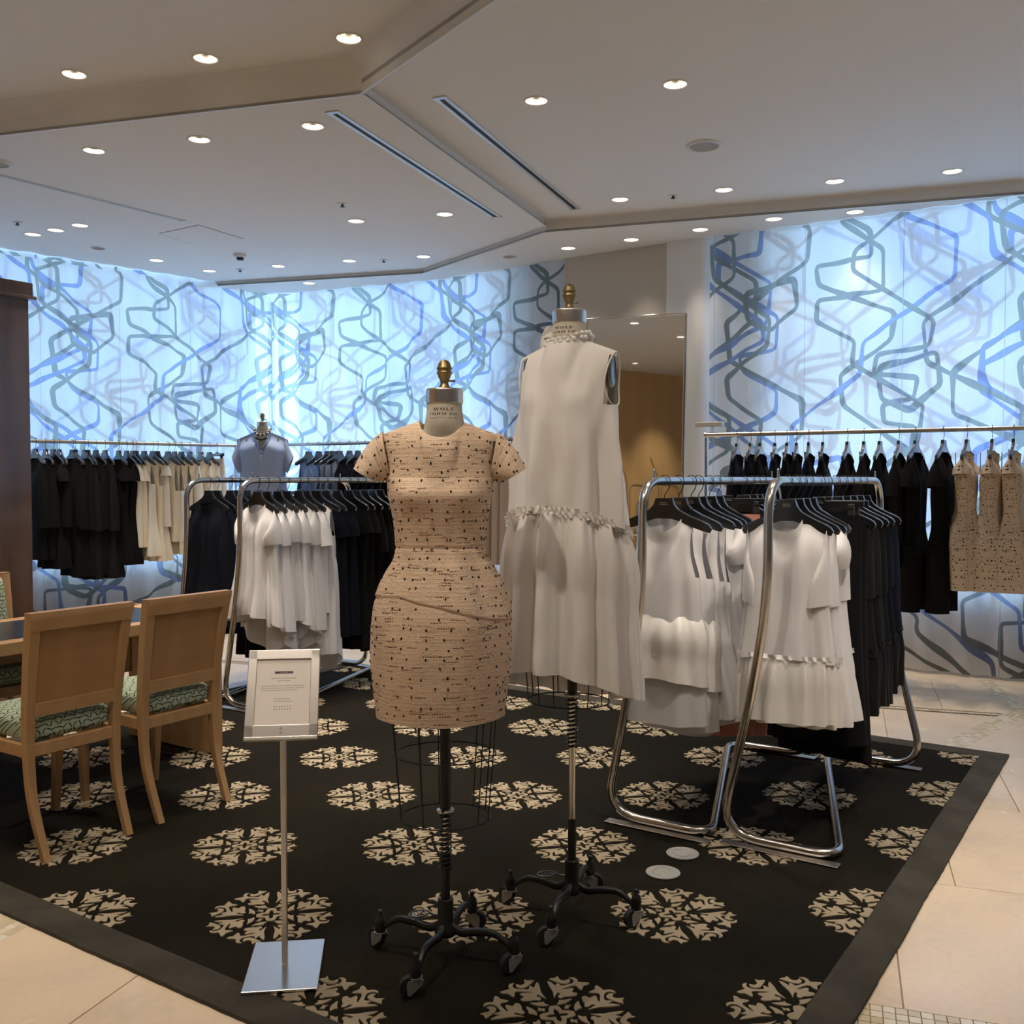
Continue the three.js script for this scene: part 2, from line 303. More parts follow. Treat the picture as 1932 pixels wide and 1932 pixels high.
speaker(-3.32, -6.43, HM1, 0.09, 'round speaker at the left edge of the picture');
{ const t = thing('smoke_detector', 'white smoke detector near the left curtain', 'smoke detector', -2.469, HM1, -9.027); part('body', lathe([[0.001, -0.03], [0.05, -0.03], [0.058, -0.02], [0.058, 0]], 24), M.plastic, t); part('sensor', lathe([[0.001, -0.05], [0.03, -0.05], [0.034, -0.03]], 20), M.darkSlot, t); }
[[-1.255, -7.37, HM1, 'sprinkler head left of the long air slot'], [-3.925, -7.898, HM1, 'sprinkler head at the far left above the cabinet'], [-2.644, -9.662, HM1, 'tiny sprinkler head below the smoke detector'], [-1.193, -9.244, HM1, 'sprinkler head near the ceiling tip over the back curtain'], [1.191, -7.363, HM2, 'sprinkler head between two downlights of the right ceiling']].forEach(([x, z, h, label]) => {
  const t = thing('sprinkler_head', label, 'sprinkler', x, h, z, 0, 'sprinkler heads'); part('escutcheon', lathe([[0.012, -0.008], [0.035, -0.006], [0.04, 0]], 20), M.plastic, t); part('nozzle', mg([cyl(0.008, 0.008, 0.02, 10, 0, -0.012, 0), cyl(0.018, 0.018, 0.003, 14, 0, -0.024, 0)]), M.darkSlot, t);
});
{ // access hatch: a lid inside a thin shadow gap
  const pts = [[-2.929, -8.253], [-2.512, -7.98], [-2.274, -8.434], [-2.792, -8.642]], t = thing('ceiling_access_hatch', 'square access hatch in the ceiling near the smoke detector', 'hatch', 0, HM1, 0);
  const c = pts.reduce((a, p) => [a[0] + p[0] / 4, a[1] + p[1] / 4], [0, 0]);
  const sh = (k) => new THREE.Shape(pts.map(([x, z]) => new THREE.Vector2(c[0] + (x - c[0]) * k, c[1] + (z - c[1]) * k)));
  part('gap', new THREE.ExtrudeGeometry(sh(1), { depth: 0.001, bevelEnabled: false }).rotateX(Math.PI / 2), std(new THREE.Color(0.25, 0.24, 0.22), 0.9), t);
  part('lid', new THREE.ExtrudeGeometry(sh(0.965), { depth: 0.003, bevelEnabled: false }).rotateX(Math.PI / 2), M.ceiling, t);
}

// ------------------------------------------------------------ walls and windows
const P0 = [-7.5, -5.7], C0 = [-2.617, -10.746], P1 = [-0.71, -9.92], P2 = [0.478, -8.99], P3 = [1.6, -8.2], P5 = [7.2, -4.86];
function along(a, b, s0, s1, off, th, y0, y1) { // a wall box beside the line a-b, from s0 to s1 metres, pushed outwards by off
  const L = Math.hypot(b[0] - a[0], b[1] - a[1]), dx = (b[0] - a[0]) / L, dz = (b[1] - a[1]) / L, nx = dz, nz = -dx, m = (s0 + s1) / 2;
  return box(s1 - s0, y1 - y0, th).rotateY(-Math.atan2(dz, dx)).translate(a[0] + dx * m + nx * (off + th / 2), (y0 + y1) / 2, a[1] + dz * m + nz * (off + th / 2));
}
const len = (a, b) => Math.hypot(b[0] - a[0], b[1] - a[1]);
struct('wall_left', along(P0, C0, -0.5, len(P0, C0) + 0.4, 0.2, 0.15, 0, 0.58), M.wall, 'low wall under the left windows');
struct('wall_back', mg([along(C0, P1, -0.4, len(C0, P1) + 0.1, 0.2, 0.15, 0, 0.58), along(P1, P2, -0.1, len(P1, P2) + 0.2, 0.2, 0.15, 0, 0.58), along(P1, P2, 0.76, len(P1, P2) + 0.2, 0.3, 0.15, 0, 3.95)]), M.wall, 'wall behind the back curtain');
struct('wall_right', mg([along(P3, P5, -0.3, len(P3, P5) + 0.6, 0.2, 0.15, 0, 0.58), along(P3, P5, -0.3, 0.48, 0.3, 0.15, 0, 3.95)]), M.wall, 'wall behind the right curtain');
struct('wall_upper', mg([along(P0, C0, -0.5, len(P0, C0) + 0.4, 0.34, 0.15, 3.52, 4.06), along(C0, P1, -0.4, len(C0, P1) + 0.1, 0.34, 0.15, 3.46, 4.06), along(P1, P2, -0.1, len(P1, P2) + 0.2, 0.34, 0.15, 3.46, 4.06), along(P3, P5, -0.3, len(P3, P5) + 0.6, 0.34, 0.15, 3.5, 4.06)]), M.wall, 'lintel above the windows');
function windowOf(n, a, b, s0, s1, top, label) {
  const w = struct('window_' + n, null, null, label), alu = std(new THREE.Color(0.55, 0.56, 0.57), 0.4, { metalness: 0.6 });
  part('pane', along(a, b, s0, s1, 0.42, 0.006, 0.58, top), M.glass, w);
  part('frame', mg([along(a, b, s0, s1, 0.40, 0.05, 0.58, 0.63), along(a, b, s0, s1, 0.40, 0.05, top - 0.05, top), along(a, b, s0, s0 + 0.05, 0.40, 0.05, 0.58, top), along(a, b, s1 - 0.05, s1, 0.40, 0.05, 0.58, top)]), alu, w);
}
windowOf(1, P0, C0, -0.3, len(P0, C0) + 0.3, 3.52, 'tall window behind the left curtain'); windowOf(2, C0, P1, -0.2, len(C0, P1), 3.46, 'tall window behind the back curtain'); windowOf(3, P1, P2, 0, 0.76, 3.46, 'narrow window behind the back curtain'); windowOf(4, P3, P5, 0.48, len(P3, P5) + 0.4, 3.5, 'tall window behind the right curtain');
// pier between the windows: tan wall panel and a rounded white column edge
{
  const L = 1.03, d = [(P3[0] - P2[0]) / len(P2, P3), (P3[1] - P2[1]) / len(P2, P3)];
  struct('wall_pier', along(P2, P3, 0.0, L, 0.0, 0.45, 0, 3.95), M.tanPanel, 'tan wall panel between the windows');
  const col = struct('wall_column', null, null, 'white column with rounded edge beside the tan panel'); col.position.set(P2[0] + d[0] * (L + 0.175), 0, P2[1] + d[1] * (L + 0.175)); col.rotation.y = -Math.atan2(d[1], d[0]);
  const s = new THREE.Shape(); s.moveTo(-0.175, 0.03); s.lineTo(0.05, 0.03); s.absarc(0.05, -0.13, 0.16, Math.PI / 2, 0, true); s.lineTo(0.21, -0.48); s.lineTo(-0.175, -0.48);
  part('shaft', new THREE.ExtrudeGeometry(s, { depth: 3.6, bevelEnabled: false, curveSegments: 16 }).rotateX(Math.PI / 2).translate(0, 3.6, 0), std(new THREE.Color(0.86, 0.86, 0.85), 0.6), col);
}
// the rest of the shop: wood-panelled wall at the left, plain walls behind the camera
{
  const w = struct('wall_side', box(0.15, 4.1, 12.2, -7.58, 2.0, 0.25), M.woodWall, 'honey coloured wood wall with inlaid lines');
  const uv = w.geometry.attributes.uv; for (let i = 0; i < uv.count; i++) uv.setXY(i, uv.getX(i) * 5, uv.getY(i) * 2);
  const lineM = std(new THREE.Color(0.20, 0.15, 0.09), 0.6), gs = [];
  const ln = (pts) => gs.push(tube(pts.map(([z, y]) => V3(-7.5, y, z)), 0.009, pts.map(() => 0.15), 30, 5));
  for (let k = 0; k < 9; k++) { const z = -5.2 + k * 0.95; ln([[z, 0], [z, 1.35], [z + 0.55, 1.28], [z + 0.55, 0]]); ln([[z + 0.2, 0], [z + 0.2, 1.0], [z + 0.42, 0.92], [z + 0.42, 0]]); ln([[z + 0.6, 1.9], [z + 0.86, 1.45], [z + 0.88, 0.6], [z + 0.88, 0]]); }
  part('inlay_lines', mg(gs), lineM, w);
  struct('wall_rear', box(16, 4.1, 0.15, -0.2, 2.0, 6.0), M.wall, 'wall behind the camera');
  struct('wall_far_right', box(0.15, 4.1, 11.2, 7.6, 2.0, 0.4), M.wall, 'plain wall at the far right');
}

// ------------------------------------------------------------ curtains
function ribbonCurtain(bg, dark, blue) { // 2.4 m wide repeat of zigzag ribbons
  return (opt) => canvasTex(1024, 1468, (c, W, H) => {
    const keep = seed; seed = 4242; c.fillStyle = bg; c.fillRect(0, 0, W, H);
    const rib = (pts, col, w) => {
      const v = pts.map(([x, y]) => V3(x * 427, y * 427, 0)), cv = new Rounded(v, v.map(() => 17)), N = 420, q = cv.getSpacedPoints(N);
      for (const ox of [-W, 0, W]) {
        c.fillStyle = col; c.beginPath(); const lft = [], rgt = [];
        for (let i = 0; i <= N; i++) { const a = q[Math.max(0, i - 1)], b = q[Math.min(N, i + 1)], dx = b.x - a.x, dy = b.y - a.y, l = Math.hypot(dx, dy) || 1, k = w * (0.55 + 1.0 * Math.pow(0.5 + 0.62 * noise.noise(q[i].x * 0.009, q[i].y * 0.009, w), 2)) * 0.5; lft.push([q[i].x - dy / l * k, q[i].y + dx / l * k]); rgt.push([q[i].x + dy / l * k, q[i].y - dx / l * k]); }
        [...lft, ...rgt.reverse()].forEach(([x, y], i) => (i ? c.lineTo(x + ox, y) : c.moveTo(x + ox, y))); c.closePath(); c.fill();
      }
    };
    const walk = (x0, dir, col, w) => { let x = x0, y = -0.15 - 0.2 * rnd(); const p = [[x, y]]; while (y < 3.7) { const k = rnd(), l = rr(0.3, 0.8); if (k < 0.85) { x += dir * l; y += l * rr(0.4, 0.72); } else { x += dir * l * 0.7; y += 0.04; } p.push([x, y]); const t = rr(0.1, 0.32); x += dir * rr(-0.05, 0.03); y += t; p.push([x, y]); if (rnd() < 0.85) dir = -dir; } rib(p, col, w); };
    const D = dark, B = blue;
    [B, D, D, B, D, D, B, D, B, D, D].forEach((col, i) => walk(i * 0.218, i % 2 ? -1 : 1, col, 19 + (i % 3)));
    for (const [x, y, s, col] of [[0.35, 0.5, 0.28, D], [1.5, 1.15, 0.3, D], [0.8, 1.9, 0.26, B], [1.95, 2.25, 0.3, D], [0.25, 2.8, 0.28, D], [1.3, 2.7, 0.3, B]]) rib([[x, y + s * 0.5], [x, y], [x + s * 1.5, y - s * 0.3], [x + s * 1.6, y + s * 0.5], [x + s * 0.8, y + s * 1.1], [x + 0.02, y + s * 0.8], [x, y + s * 0.45]], col, 22);
    c.fillStyle = opt.seam; for (const x of [0.02, 0.36, 0.7]) c.fillRect(x * W, 0, 2, H); seed = keep;
  }, { srgb: opt.srgb });
}
const curtainMap = ribbonCurtain('#f3f2ee', '#9a9c95', '#9aa3c0')({ srgb: true, seam: '#b9bdbd' }), curtainPass = ribbonCurtain('#929292', '#dcdcdc', '#d8d8d8')({ srgb: false, seam: '#808080' }), ghostMap = ribbonCurtain('#f6f5f2', '#b3a09c', '#adb2d6')({ srgb: true, seam: '#f0f0ee' });
M.curtain = phys(0xffffff, 0.76, { map: curtainMap, transmission: 1.0, transmissionMap: curtainPass, thickness: 0, ior: 1.1, specularIntensity: 0.2 });
M.lining = phys(0xffffff, 1, { map: ghostMap, transmission: 0.72, thickness: 0, ior: 1.1, specularIntensity: 0.1 });
function curtainGeo(pts, off, y0, y1, amp, wl, ph, shift = 0, rep = 2.4) {
  const segs = []; let L = 0; for (let i = 0; i < pts.length - 1; i++) { const l = len(pts[i], pts[i + 1]); segs.push([L, l]); L += l; }
  const n = Math.round(L / 0.028), at = (s) => { let i = 0; while (i < segs.length - 1 && s > segs[i][0] + segs[i][1]) i++; const t = (s - segs[i][0]) / segs[i][1], a = pts[i], b = pts[i + 1], l = segs[i][1]; return [lerp(a[0], b[0], t), lerp(a[1], b[1], t), (b[1] - a[1]) / l, -(b[0] - a[0]) / l]; };
  return grid(n, 10, (u, v) => {
    const s = u * L, [x, z, nx, nz] = at(s), k = 0.75 + 0.5 * noise.noise(s * 0.9, ph, 0);
    const w = amp * k * (Math.sin(s / wl * 2 * Math.PI + 2.6 * noise.noise(s * 0.7, ph, 3) + ph) + 0.35 * Math.sin(s / wl * 4.7 + ph * 2 + 0.25 * v)) * (0.85 + 0.2 * v) + off;
    return [x + nx * w, lerp(y1, y0, v) , z + nz * w];
  }, { uv: (u, v) => [u * L * 1.12 / rep + shift, (lerp(y1, y0, v)) / 3.44] });
}
function curtain(pts, y1, label, lab2, ph) {
  const trim = (a, b, d) => { const l = len(a, b); return [lerp(a[0], b[0], d / l), lerp(a[1], b[1], d / l)]; }, inner = pts.slice(); inner[0] = trim(pts[0], pts[1], 0.3); inner[inner.length - 1] = trim(pts.at(-1), pts.at(-2), 0.12);
  single('curtain', curtainGeo(pts, 0, 0.02, y1, 0.035, 0.27, ph), M.curtain, label, 'curtain', 'patterned window curtains');
  single('sheer_lining', curtainGeo(inner, 0.1, 0.05, 3.43, 0.02, 0.33, ph + 2.1, 0.43), M.lining, lab2, 'curtain', 'sheer linings behind the curtains');
}
curtain([[-7.3, -5.907], C0], 3.475, 'sheer curtain with ribbon line print on the left window', 'sheer lining behind the left patterned curtain', 0.4);
curtain([C0, P1, [P2[0] - 0.01, P2[1]]], 3.435, 'sheer curtain with ribbon line print between room corner and tan pier', 'sheer lining behind the patterned curtain left of the pier', 1.7);
curtain([[P3[0] + 0.03, P3[1] + 0.02], P5], 3.435, 'sheer curtain with ribbon line print on the right window', 'sheer lining behind the right patterned curtain', 3.1);

// ------------------------------------------------------------ rug with carved rosettes
{
  const p0 = 1.75, p1 = 5.68, q0 = 0.67, q1 = 5.33, bw = 0.125, pc = (p0 + p1) / 2, qc = (q0 + q1) / 2, [rx, rz] = PQ(pc, qc);
  const rug = thing('rug', 'large dark olive-black rug with pale rosettes and a grey-brown border', 'rug', rx, 0, rz, TURN);
  const W = q1 - q0, D = p1 - p0;
  const pile = (a, b) => dataTex(512, 512, (u, v) => { const t = clamp(0.5 + 0.9 * tnoise(u, v, 5, 2) + 0.35 * tnoise(u, v, 17, 6) + 0.5 * (rnd() - 0.5), 0, 1); return a.map((x, i) => lerp(x, b[i], t)); });
  const pileBump = dataTex(256, 256, () => [255 * rnd()], { srgb: false, rx: 26, ry: 26 });
  M.rugField = phys(0xffffff, 1, { map: pile([16, 13, 6], [34, 30, 17]), bumpMap: pileBump, bumpScale: 0.002, specularIntensity: 0.4, sheen: 0.15, sheenRoughness: 0.5, sheenColor: new THREE.Color(0.10, 0.09, 0.05) });
  M.rugBorder = phys(0xffffff, 1, { map: pile([84, 79, 66], [110, 103, 88]), bumpMap: pileBump, bumpScale: 0.003 });
  M.rosette = std(0xffffff, 0.95, { map: pile([208, 192, 164], [184, 167, 137]), bumpMap: pileBump, bumpScale: 0.001 });
  part('field', box(W - 2 * bw + 0.01, 0.010, D - 2 * bw + 0.01, 0, 0.005, 0), M.rugField, rug);
  const wav = (s, k) => 0.004 * noise.noise(s * 3, k, 0) + 0.0025 * noise.noise(s * 21, k, 4);
  const strip = (L, k, mit) => { const n = Math.round(L / 0.03), sh = new THREE.Shape(); const a = [], b = []; for (let i = 0; i <= n; i++) { const s = -L / 2 + L * i / n; a.push([clamp(s, -L / 2, L / 2), wav(s, k)]); b.push([clamp(s, -L / 2 + mit, L / 2 - mit), bw + wav(s, k + 5) * 0.6]); } [...a, ...b.reverse()].forEach(([x, y], i) => (i ? sh.lineTo(x, y) : sh.moveTo(x, y))); return new THREE.ExtrudeGeometry(sh, { depth: 0.013, bevelEnabled: false }).rotateX(-Math.PI / 2); };
  const place = (g, x, z, r) => { const m = part('border', g, M.rugBorder, rug); m.position.set(x, 0, z); m.rotation.y = r; };
  place(strip(W, 1, bw), 0, D / 2, 0); place(strip(W, 2, bw), 0, -D / 2, Math.PI); place(strip(D, 3, bw), W / 2, 0, Math.PI / 2); place(strip(D, 4, bw), -W / 2, 0, -Math.PI / 2);
  // leaf outlines of one eighth, drawn along the +x arm
  const tilt = -0.197, cv = (l) => l.map(([a, b]) => { const X = (a - 935) / 825, Y = (505 - b) / 395, r = Math.hypot(X, Y), an = (Math.atan2(Y, X) + tilt) * 0.86; return [r * Math.cos(an), r * Math.sin(an)]; });
  const leaf = cv([[1245, 452], [1300, 440], [1380, 427], [1480, 424], [1580, 413], [1520, 397], [1455, 391], [1500, 366], [1440, 362], [1412, 352], [1404, 320], [1408, 288], [1440, 272], [1480, 270], [1530, 280], [1500, 255], [1445, 247], [1392, 255], [1350, 228], [1305, 205], [1284, 222], [1290, 246], [1225, 276], [1275, 284], [1330, 282], [1358, 300], [1364, 340], [1358, 380], [1335, 350], [1325, 322], [1295, 310], [1250, 335], [1195, 314], [1160, 330], [1185, 370], [1208, 388], [1202, 412], [1225, 424], [1262, 420], [1272, 404], [1300, 400], [1322, 408], [1295, 425]]);
  const bird = cv([[1428, 318], [1452, 292], [1508, 290], [1492, 314], [1532, 338], [1622, 336], [1602, 354], [1614, 394], [1548, 376], [1460, 346]]);
  const petal = cv([[1096, 402], [1132, 364], [1150, 400], [1180, 438], [1150, 440], [1120, 464], [1098, 438]]);
  const gem = cv([[986, 402], [1008, 412], [1056, 404], [1034, 422], [1044, 440], [984, 440], [1000, 424]]);
  const cross = []; { const L = 0.215, w = 0.092; for (let k = 0; k < 4; k++) for (const [a, b] of [[w, -w * 0.9], [L * 0.8, -w * 0.75], [L, -w * 0.45], [L, w * 0.45], [L * 0.8, w * 0.75]]) { const t = k * Math.PI / 2; cross.push([a * Math.cos(t) - b * Math.sin(t), a * Math.sin(t) + b * Math.cos(t)]); } }
  const slit = []; { const L = 0.15, w = 0.03; for (let k = 0; k < 4; k++) for (const [a, b] of [[w, -w], [L * 0.7, -w], [L, 0], [L * 0.7, w]]) { const t = k * Math.PI / 2; slit.push([a * Math.cos(t) - b * Math.sin(t), a * Math.sin(t) + b * Math.cos(t)]); } }
  const curve = (pl) => new THREE.CatmullRomCurve3(pl.map(([x, y]) => V3(x, y, 0)), true, 'catmullrom', 0.35).getPoints(pl.length * 2).slice(0, -1).map((v) => [v.x, v.y]);
  const polys = [];
  for (let k = 0; k < 4; k++) for (const mir of [1, -1]) for (const src of [leaf, bird, petal, mir > 0 ? gem : null]) { if (!src) continue; const t = k * Math.PI / 2 + Math.PI / 4; polys.push(curve(src).map(([x, y]) => { y *= mir; return [x * Math.cos(t) - y * Math.sin(t), x * Math.sin(t) + y * Math.cos(t)]; })); }
  const turn45 = (l) => l.map(([x, y]) => [(x - y) * Math.SQRT1_2, (x + y) * Math.SQRT1_2]);
  const clip = (pl, f) => { const o = []; for (let i = 0; i < pl.length; i++) { const a = pl[i], b = pl[(i + 1) % pl.length], fa = f(a), fb = f(b); if (fa >= 0) o.push(a); if ((fa >= 0) !== (fb >= 0)) { const t = fa / (fa - fb); o.push([lerp(a[0], b[0], t), lerp(a[1], b[1], t)]); } } return o; };
  const RAD = 0.222;
  const build = (x, z) => { // x, z: centre in the rug's own axes
    const X = W / 2 - bw, Z = D / 2 - bw, near = Math.abs(x) + RAD > X || Math.abs(z) + RAD > Z, shapes = [];
    for (const p0_ of [...polys, null]) {
      let pl = (p0_ ?? turn45(cross)).map(([a, b]) => [a * RAD, b * RAD]);
      if (near) for (const f of [([a]) => X - (x + a), ([a]) => X + (x + a), ([, b]) => Z - (z - b), ([, b]) => Z + (z - b)]) pl = clip(pl, f);
      if (pl.length < 3) continue;
      const s = new THREE.Shape(pl.map(([a, b]) => new THREE.Vector2(a, b)));
      if (!p0_ && !near) s.holes.push(new THREE.Path(turn45(slit).map(([a, b]) => new THREE.Vector2(a * RAD, b * RAD)).reverse()));
      shapes.push(s);
    }
    if (!shapes.length) return null;
    const g = new THREE.ExtrudeGeometry(shapes, { depth: 0.0035, bevelEnabled: false }).rotateX(-Math.PI / 2).translate(0, 0.0098, 0);
    const uv = g.attributes.uv, ps = g.attributes.position; for (let i = 0; i < uv.count; i++) uv.setXY(i, ps.getX(i) * 2 + 0.5, ps.getZ(i) * 2 + 0.5);
    return g;
  };
  const whole = build(0, 0);
  for (let j = -4; j <= 6; j++) for (let k = -3; k <= 5; k++) {
    const q = 2.44 + 0.551 * j, p = 2.965 + 0.738 * k + (j % 2 ? 0.369 : 0), x = -(q - qc), z = -(p - pc);
    if (Math.abs(x) > W / 2 - bw + RAD * 0.7 || Math.abs(z) > D / 2 - bw + RAD * 0.7) continue;
    const clear = Math.abs(x) + RAD <= W / 2 - bw && Math.abs(z) + RAD <= D / 2 - bw, g = clear ? whole : build(x, z);
    if (g) part('rosette', g, M.rosette, rug).position.set(x, 0, z);
  }
  // two flat pale discs lying on the rug
  for (const [x, z, label] of [[0.551, -3.551, 'pale round disc on the rug, the nearer of two'], [0.654, -3.733, 'pale round disc on the rug, the farther of two, by the rack foot']]) {
    const t = thing('floor_disc', label, 'disc', x, 0.0135, z, rr(0, 6), 'pale discs on the rug');
    part('plate', cyl(0.062, 0.063, 0.003, 36, 0, 0.0015, 0), std(new THREE.Color(0.33, 0.325, 0.31), 0.55), t); part('spiral_mark', wire([V3(-0.03, 0.003, 0.02), V3(-0.04, 0.003, -0.01), V3(0, 0.003, -0.035), V3(0.035, 0.003, -0.02), V3(0.03, 0.003, 0.012)], 0.0014, 20, 5), std(new THREE.Color(0.25, 0.25, 0.24), 0.7), t);
  }
}

// ------------------------------------------------------------ tweed
function tweed(dots, base = '#e2c4a6') {
  return canvasTex(1024, 1024, (c, W, H) => { // half a metre square
    c.fillStyle = base; c.fillRect(0, 0, W, H);
    for (let y = 0; y < H; y += 4) { const k = rnd(); c.fillStyle = k < 0.5 ? `rgba(240,218,192,${0.25 + 0.3 * rnd()})` : `rgba(146,112,82,${0.08 + 0.2 * rnd()})`; for (let x = 0; x < W;) { const l = 30 + 160 * rnd(); if (rnd() < 0.75) c.fillRect(x, y + (rnd() - 0.5) * 2, l, 1.6 + rnd() * 1.6); x += l + 10 * rnd(); } }
    for (let i = 0; i < 1500; i++) { c.fillStyle = `rgba(92,64,42,${0.15 + 0.3 * rnd()})`; c.fillRect(rnd() * W, Math.floor(rnd() * 128) * 8, 6 + 16 * rnd(), 2 + 2 * rnd()); }
    for (let i = 0; i < 150; i++) { const x = rnd() * W, y = Math.floor(rnd() * 64) * 16; c.fillStyle = 'rgba(70,40,22,0.75)'; for (let k = 0; k < 3 + rnd() * 4; k++) { c.beginPath(); c.ellipse(x + k * 11, y + (rnd() - 0.5) * 4, 3 + 2 * rnd(), 3 + 2 * rnd(), 0, 0, 7); c.fill(); } }
    for (let i = 0; i < 4200; i++) { const y = Math.floor(rnd() * 43) * 24 + 6 * rnd(); c.strokeStyle = `rgba(255,240,212,${0.55 + 0.4 * rnd()})`; c.lineWidth = 3; c.beginPath(); const x = rnd() * W, w = 4 + 4 * rnd(); c.arc(x, y, w, 0.2, Math.PI - 0.2); c.stroke(); c.strokeStyle = 'rgba(96,62,36,0.45)'; c.lineWidth = 1.6; c.beginPath(); c.arc(x, y + 3, w, 0.2, Math.PI - 0.2); c.stroke(); }
    if (dots) for (let i = 0; i < 150; i++) { c.fillStyle = '#2a211a'; c.beginPath(); c.ellipse(rnd() * W, Math.floor(rnd() * 20) * 51 + 12 * rnd(), 8 + 3 * rnd(), 10 + 4 * rnd(), rnd() - 0.5, 0, 7); c.fill(); }
  });
}
const tweedBump = dataTex(512, 512, (u, v, x, y) => [128 + 44 * Math.sin(v * 2 * Math.PI * 128) * (0.6 + 0.6 * tnoise(u, v, 26, 4)) + 50 * tnoise(u, v * 2, 40, 1)], { srgb: false });
M.tweed = phys(0xffffff, 0.72, { map: tweed(false), bumpMap: tweedBump, bumpScale: 0.0016, sheen: 0.15, sheenColor: new THREE.Color(0.6, 0.5, 0.36) });
M.tweedHung = phys(0xffffff, 0.8, { map: tweed(true, '#dcc9b0'), bumpMap: tweedBump, bumpScale: 0.001 });

// ------------------------------------------------------------ garments (origin: centre of the rail the hanger hooks on)
const NECK = -0.122; // height of the neck points below the rail
function bodyGeo({ sh = 0.19, nk = 0.075, nd = 0.07, nb = 0.015, drop = 0.06, L = 1, rows, hemF = 0, hemS = 0, hemB = 0, folds = 7, amp = 0.012, ph = 0, arm = 0, v0 = 0, nu = 60, nv = 26, scoop = 1, uvk = 1 }) {
  const R = rows.map(([v, ...r]) => [-v, ...r]);
  return grid(nu, nv, (u, v) => {
    const th = u * 2 * Math.PI, c = Math.cos(th), s = Math.sin(th), ex = spow(c, 0.8), ez = spow(s, 0.75), [hw, hd] = table(R, -v);
    const X0 = sh * ex, a = Math.abs(X0), fr = s >= 0, k = a < nk ? Math.sqrt(1 - (a / nk) ** 2) : 0;
    const ytop = (a < nk ? -(fr ? nd : nb) * Math.pow(k, scoop) : -drop * (a - nk) / (sh - nk)) - 0.02 * Math.exp(-(((a - nk) / 0.02) ** 2));
    const hem = -L + (fr ? hemF * s * s : hemB * s * s) + hemS * c * c;
    const ztop = (a < nk ? (fr ? 0.034 : 0.022) * k * Math.sign(s) : 0) + 0.007 * ez;
    const m = smooth(v / 0.16); let x = lerp(X0, hw * ex, smooth(v / 0.12)), z = lerp(ztop, hd * ez, m), y = lerp(ytop, hem, v);
    const f = amp * 1.35 * Math.pow(v, 1.1) * (spow(Math.sin(folds * th + ph), 0.8) + 0.45 * Math.sin(Math.floor(folds * 1.7) * th + 2.3 * ph + v) + 1.3 * noise.noise(c * 2 + ph * 3, v * 1.2, s * 2));
    x += f * c * 0.55; z += f * (s * 0.75 + 0.25 * Math.sign(s)) + 0.004 * noise.noise(x * 9 + ph, y * 5, s) * m;
    return [x, NECK + y, z];
  }, { closed: true, uv: (u, v) => [u * 2.4 * uvk, (1 - v) * L * 2 * uvk], skip: arm ? (u, v) => { const c = Math.abs(Math.cos(u * 2 * Math.PI)); return c > 0.955 && v * L > 0.035 && v * L < arm; } : null });
}
function sleeveGeo(side, { sh = 0.19, drop = 0.06, len: L = 0.22, r = 0.075, out = 0.05, dep = 0.045, ph = 0, puff = 0 }) {
  return grid(18, 8, (u, v) => {
    const f = u * 2 * Math.PI, tx = lerp(sh - 0.004, sh + out, Math.pow(v, 0.8)), ty = lerp(-drop + 0.004, -drop - L, v), bx = lerp(sh - 0.045, sh + out - 2 * r * 0.86, v), by = lerp(-drop - 0.15, -drop - L - 0.018, v);
    const d = (lerp(0.02, dep, smooth(v * 2)) + puff * Math.sin(Math.PI * v)) * (1 + 0.12 * Math.sin(3 * f + ph + v * 2)), px = puff * Math.sin(Math.PI * v) * 0.9;
    const mx = (tx + bx) / 2, my = (ty + by) / 2;
    return [side * (mx + ((tx - bx) / 2 + px) * Math.cos(f)), NECK + my + ((ty - by) / 2) * Math.cos(f), d * Math.sin(f)];
  }, { closed: true, uv: (u, v) => [u * 0.5, (1 - v) * L * 2] });
}
function ruffleGeo({ y0, y1, w0, d0, w1, d1, n = 13, amp = 0.02, ph = 0, hemF = 0, hemS = 0, hemB = 0, topF = 0, nv = 12, bul = 0.005 }) {
  return grid(110, nv, (u, v) => {
    const th = u * 2 * Math.PI, c = Math.cos(th), s = Math.sin(th), e = Math.pow(v, 0.55), g = 0.35 + 0.65 * Math.abs(noise.noise(th * 1.3, ph, 2));
    const lob = amp * (0.35 + e) * (Math.sin(n * th + ph + 0.6 * noise.noise(th * 2, ph, 5)) * g + 0.4 * Math.sin(2.0 * n * th + ph) * (1 - v));
    const top = y0 + topF * Math.max(0, s), hem = y1 + (s > 0 ? hemF : hemB) * s * s + hemS * c * c, bulge = bul * Math.sin(Math.PI * Math.min(1, v * 1.6));
    return [lerp(w0, w1, e) * spow(c, 0.85) + (lob + bulge) * c, NECK + lerp(top, hem, v), lerp(d0, d1, e) * spow(s, 0.8) + (lob + bulge) * s];
  }, { closed: true });
}
function frillGeo({ y, w, d, n = 30, amp = 0.008, h = 0.016, topF = 0 }) { // narrow gathered heading
  return grid(150, 3, (u, v) => { const th = u * 2 * Math.PI, c = Math.cos(th), s = Math.sin(th), o = amp * (0.4 + Math.abs(v - 0.35)) * Math.sin(n * th + 2.2 * v + 2 * Math.sin(th * 5)) + 0.007; return [w * spow(c, 0.85) + o * c, NECK + y + topF * Math.max(0, s) + h * (0.5 - v), d * spow(s, 0.8) + o * s]; }, { closed: true });
}
const KIND = {};
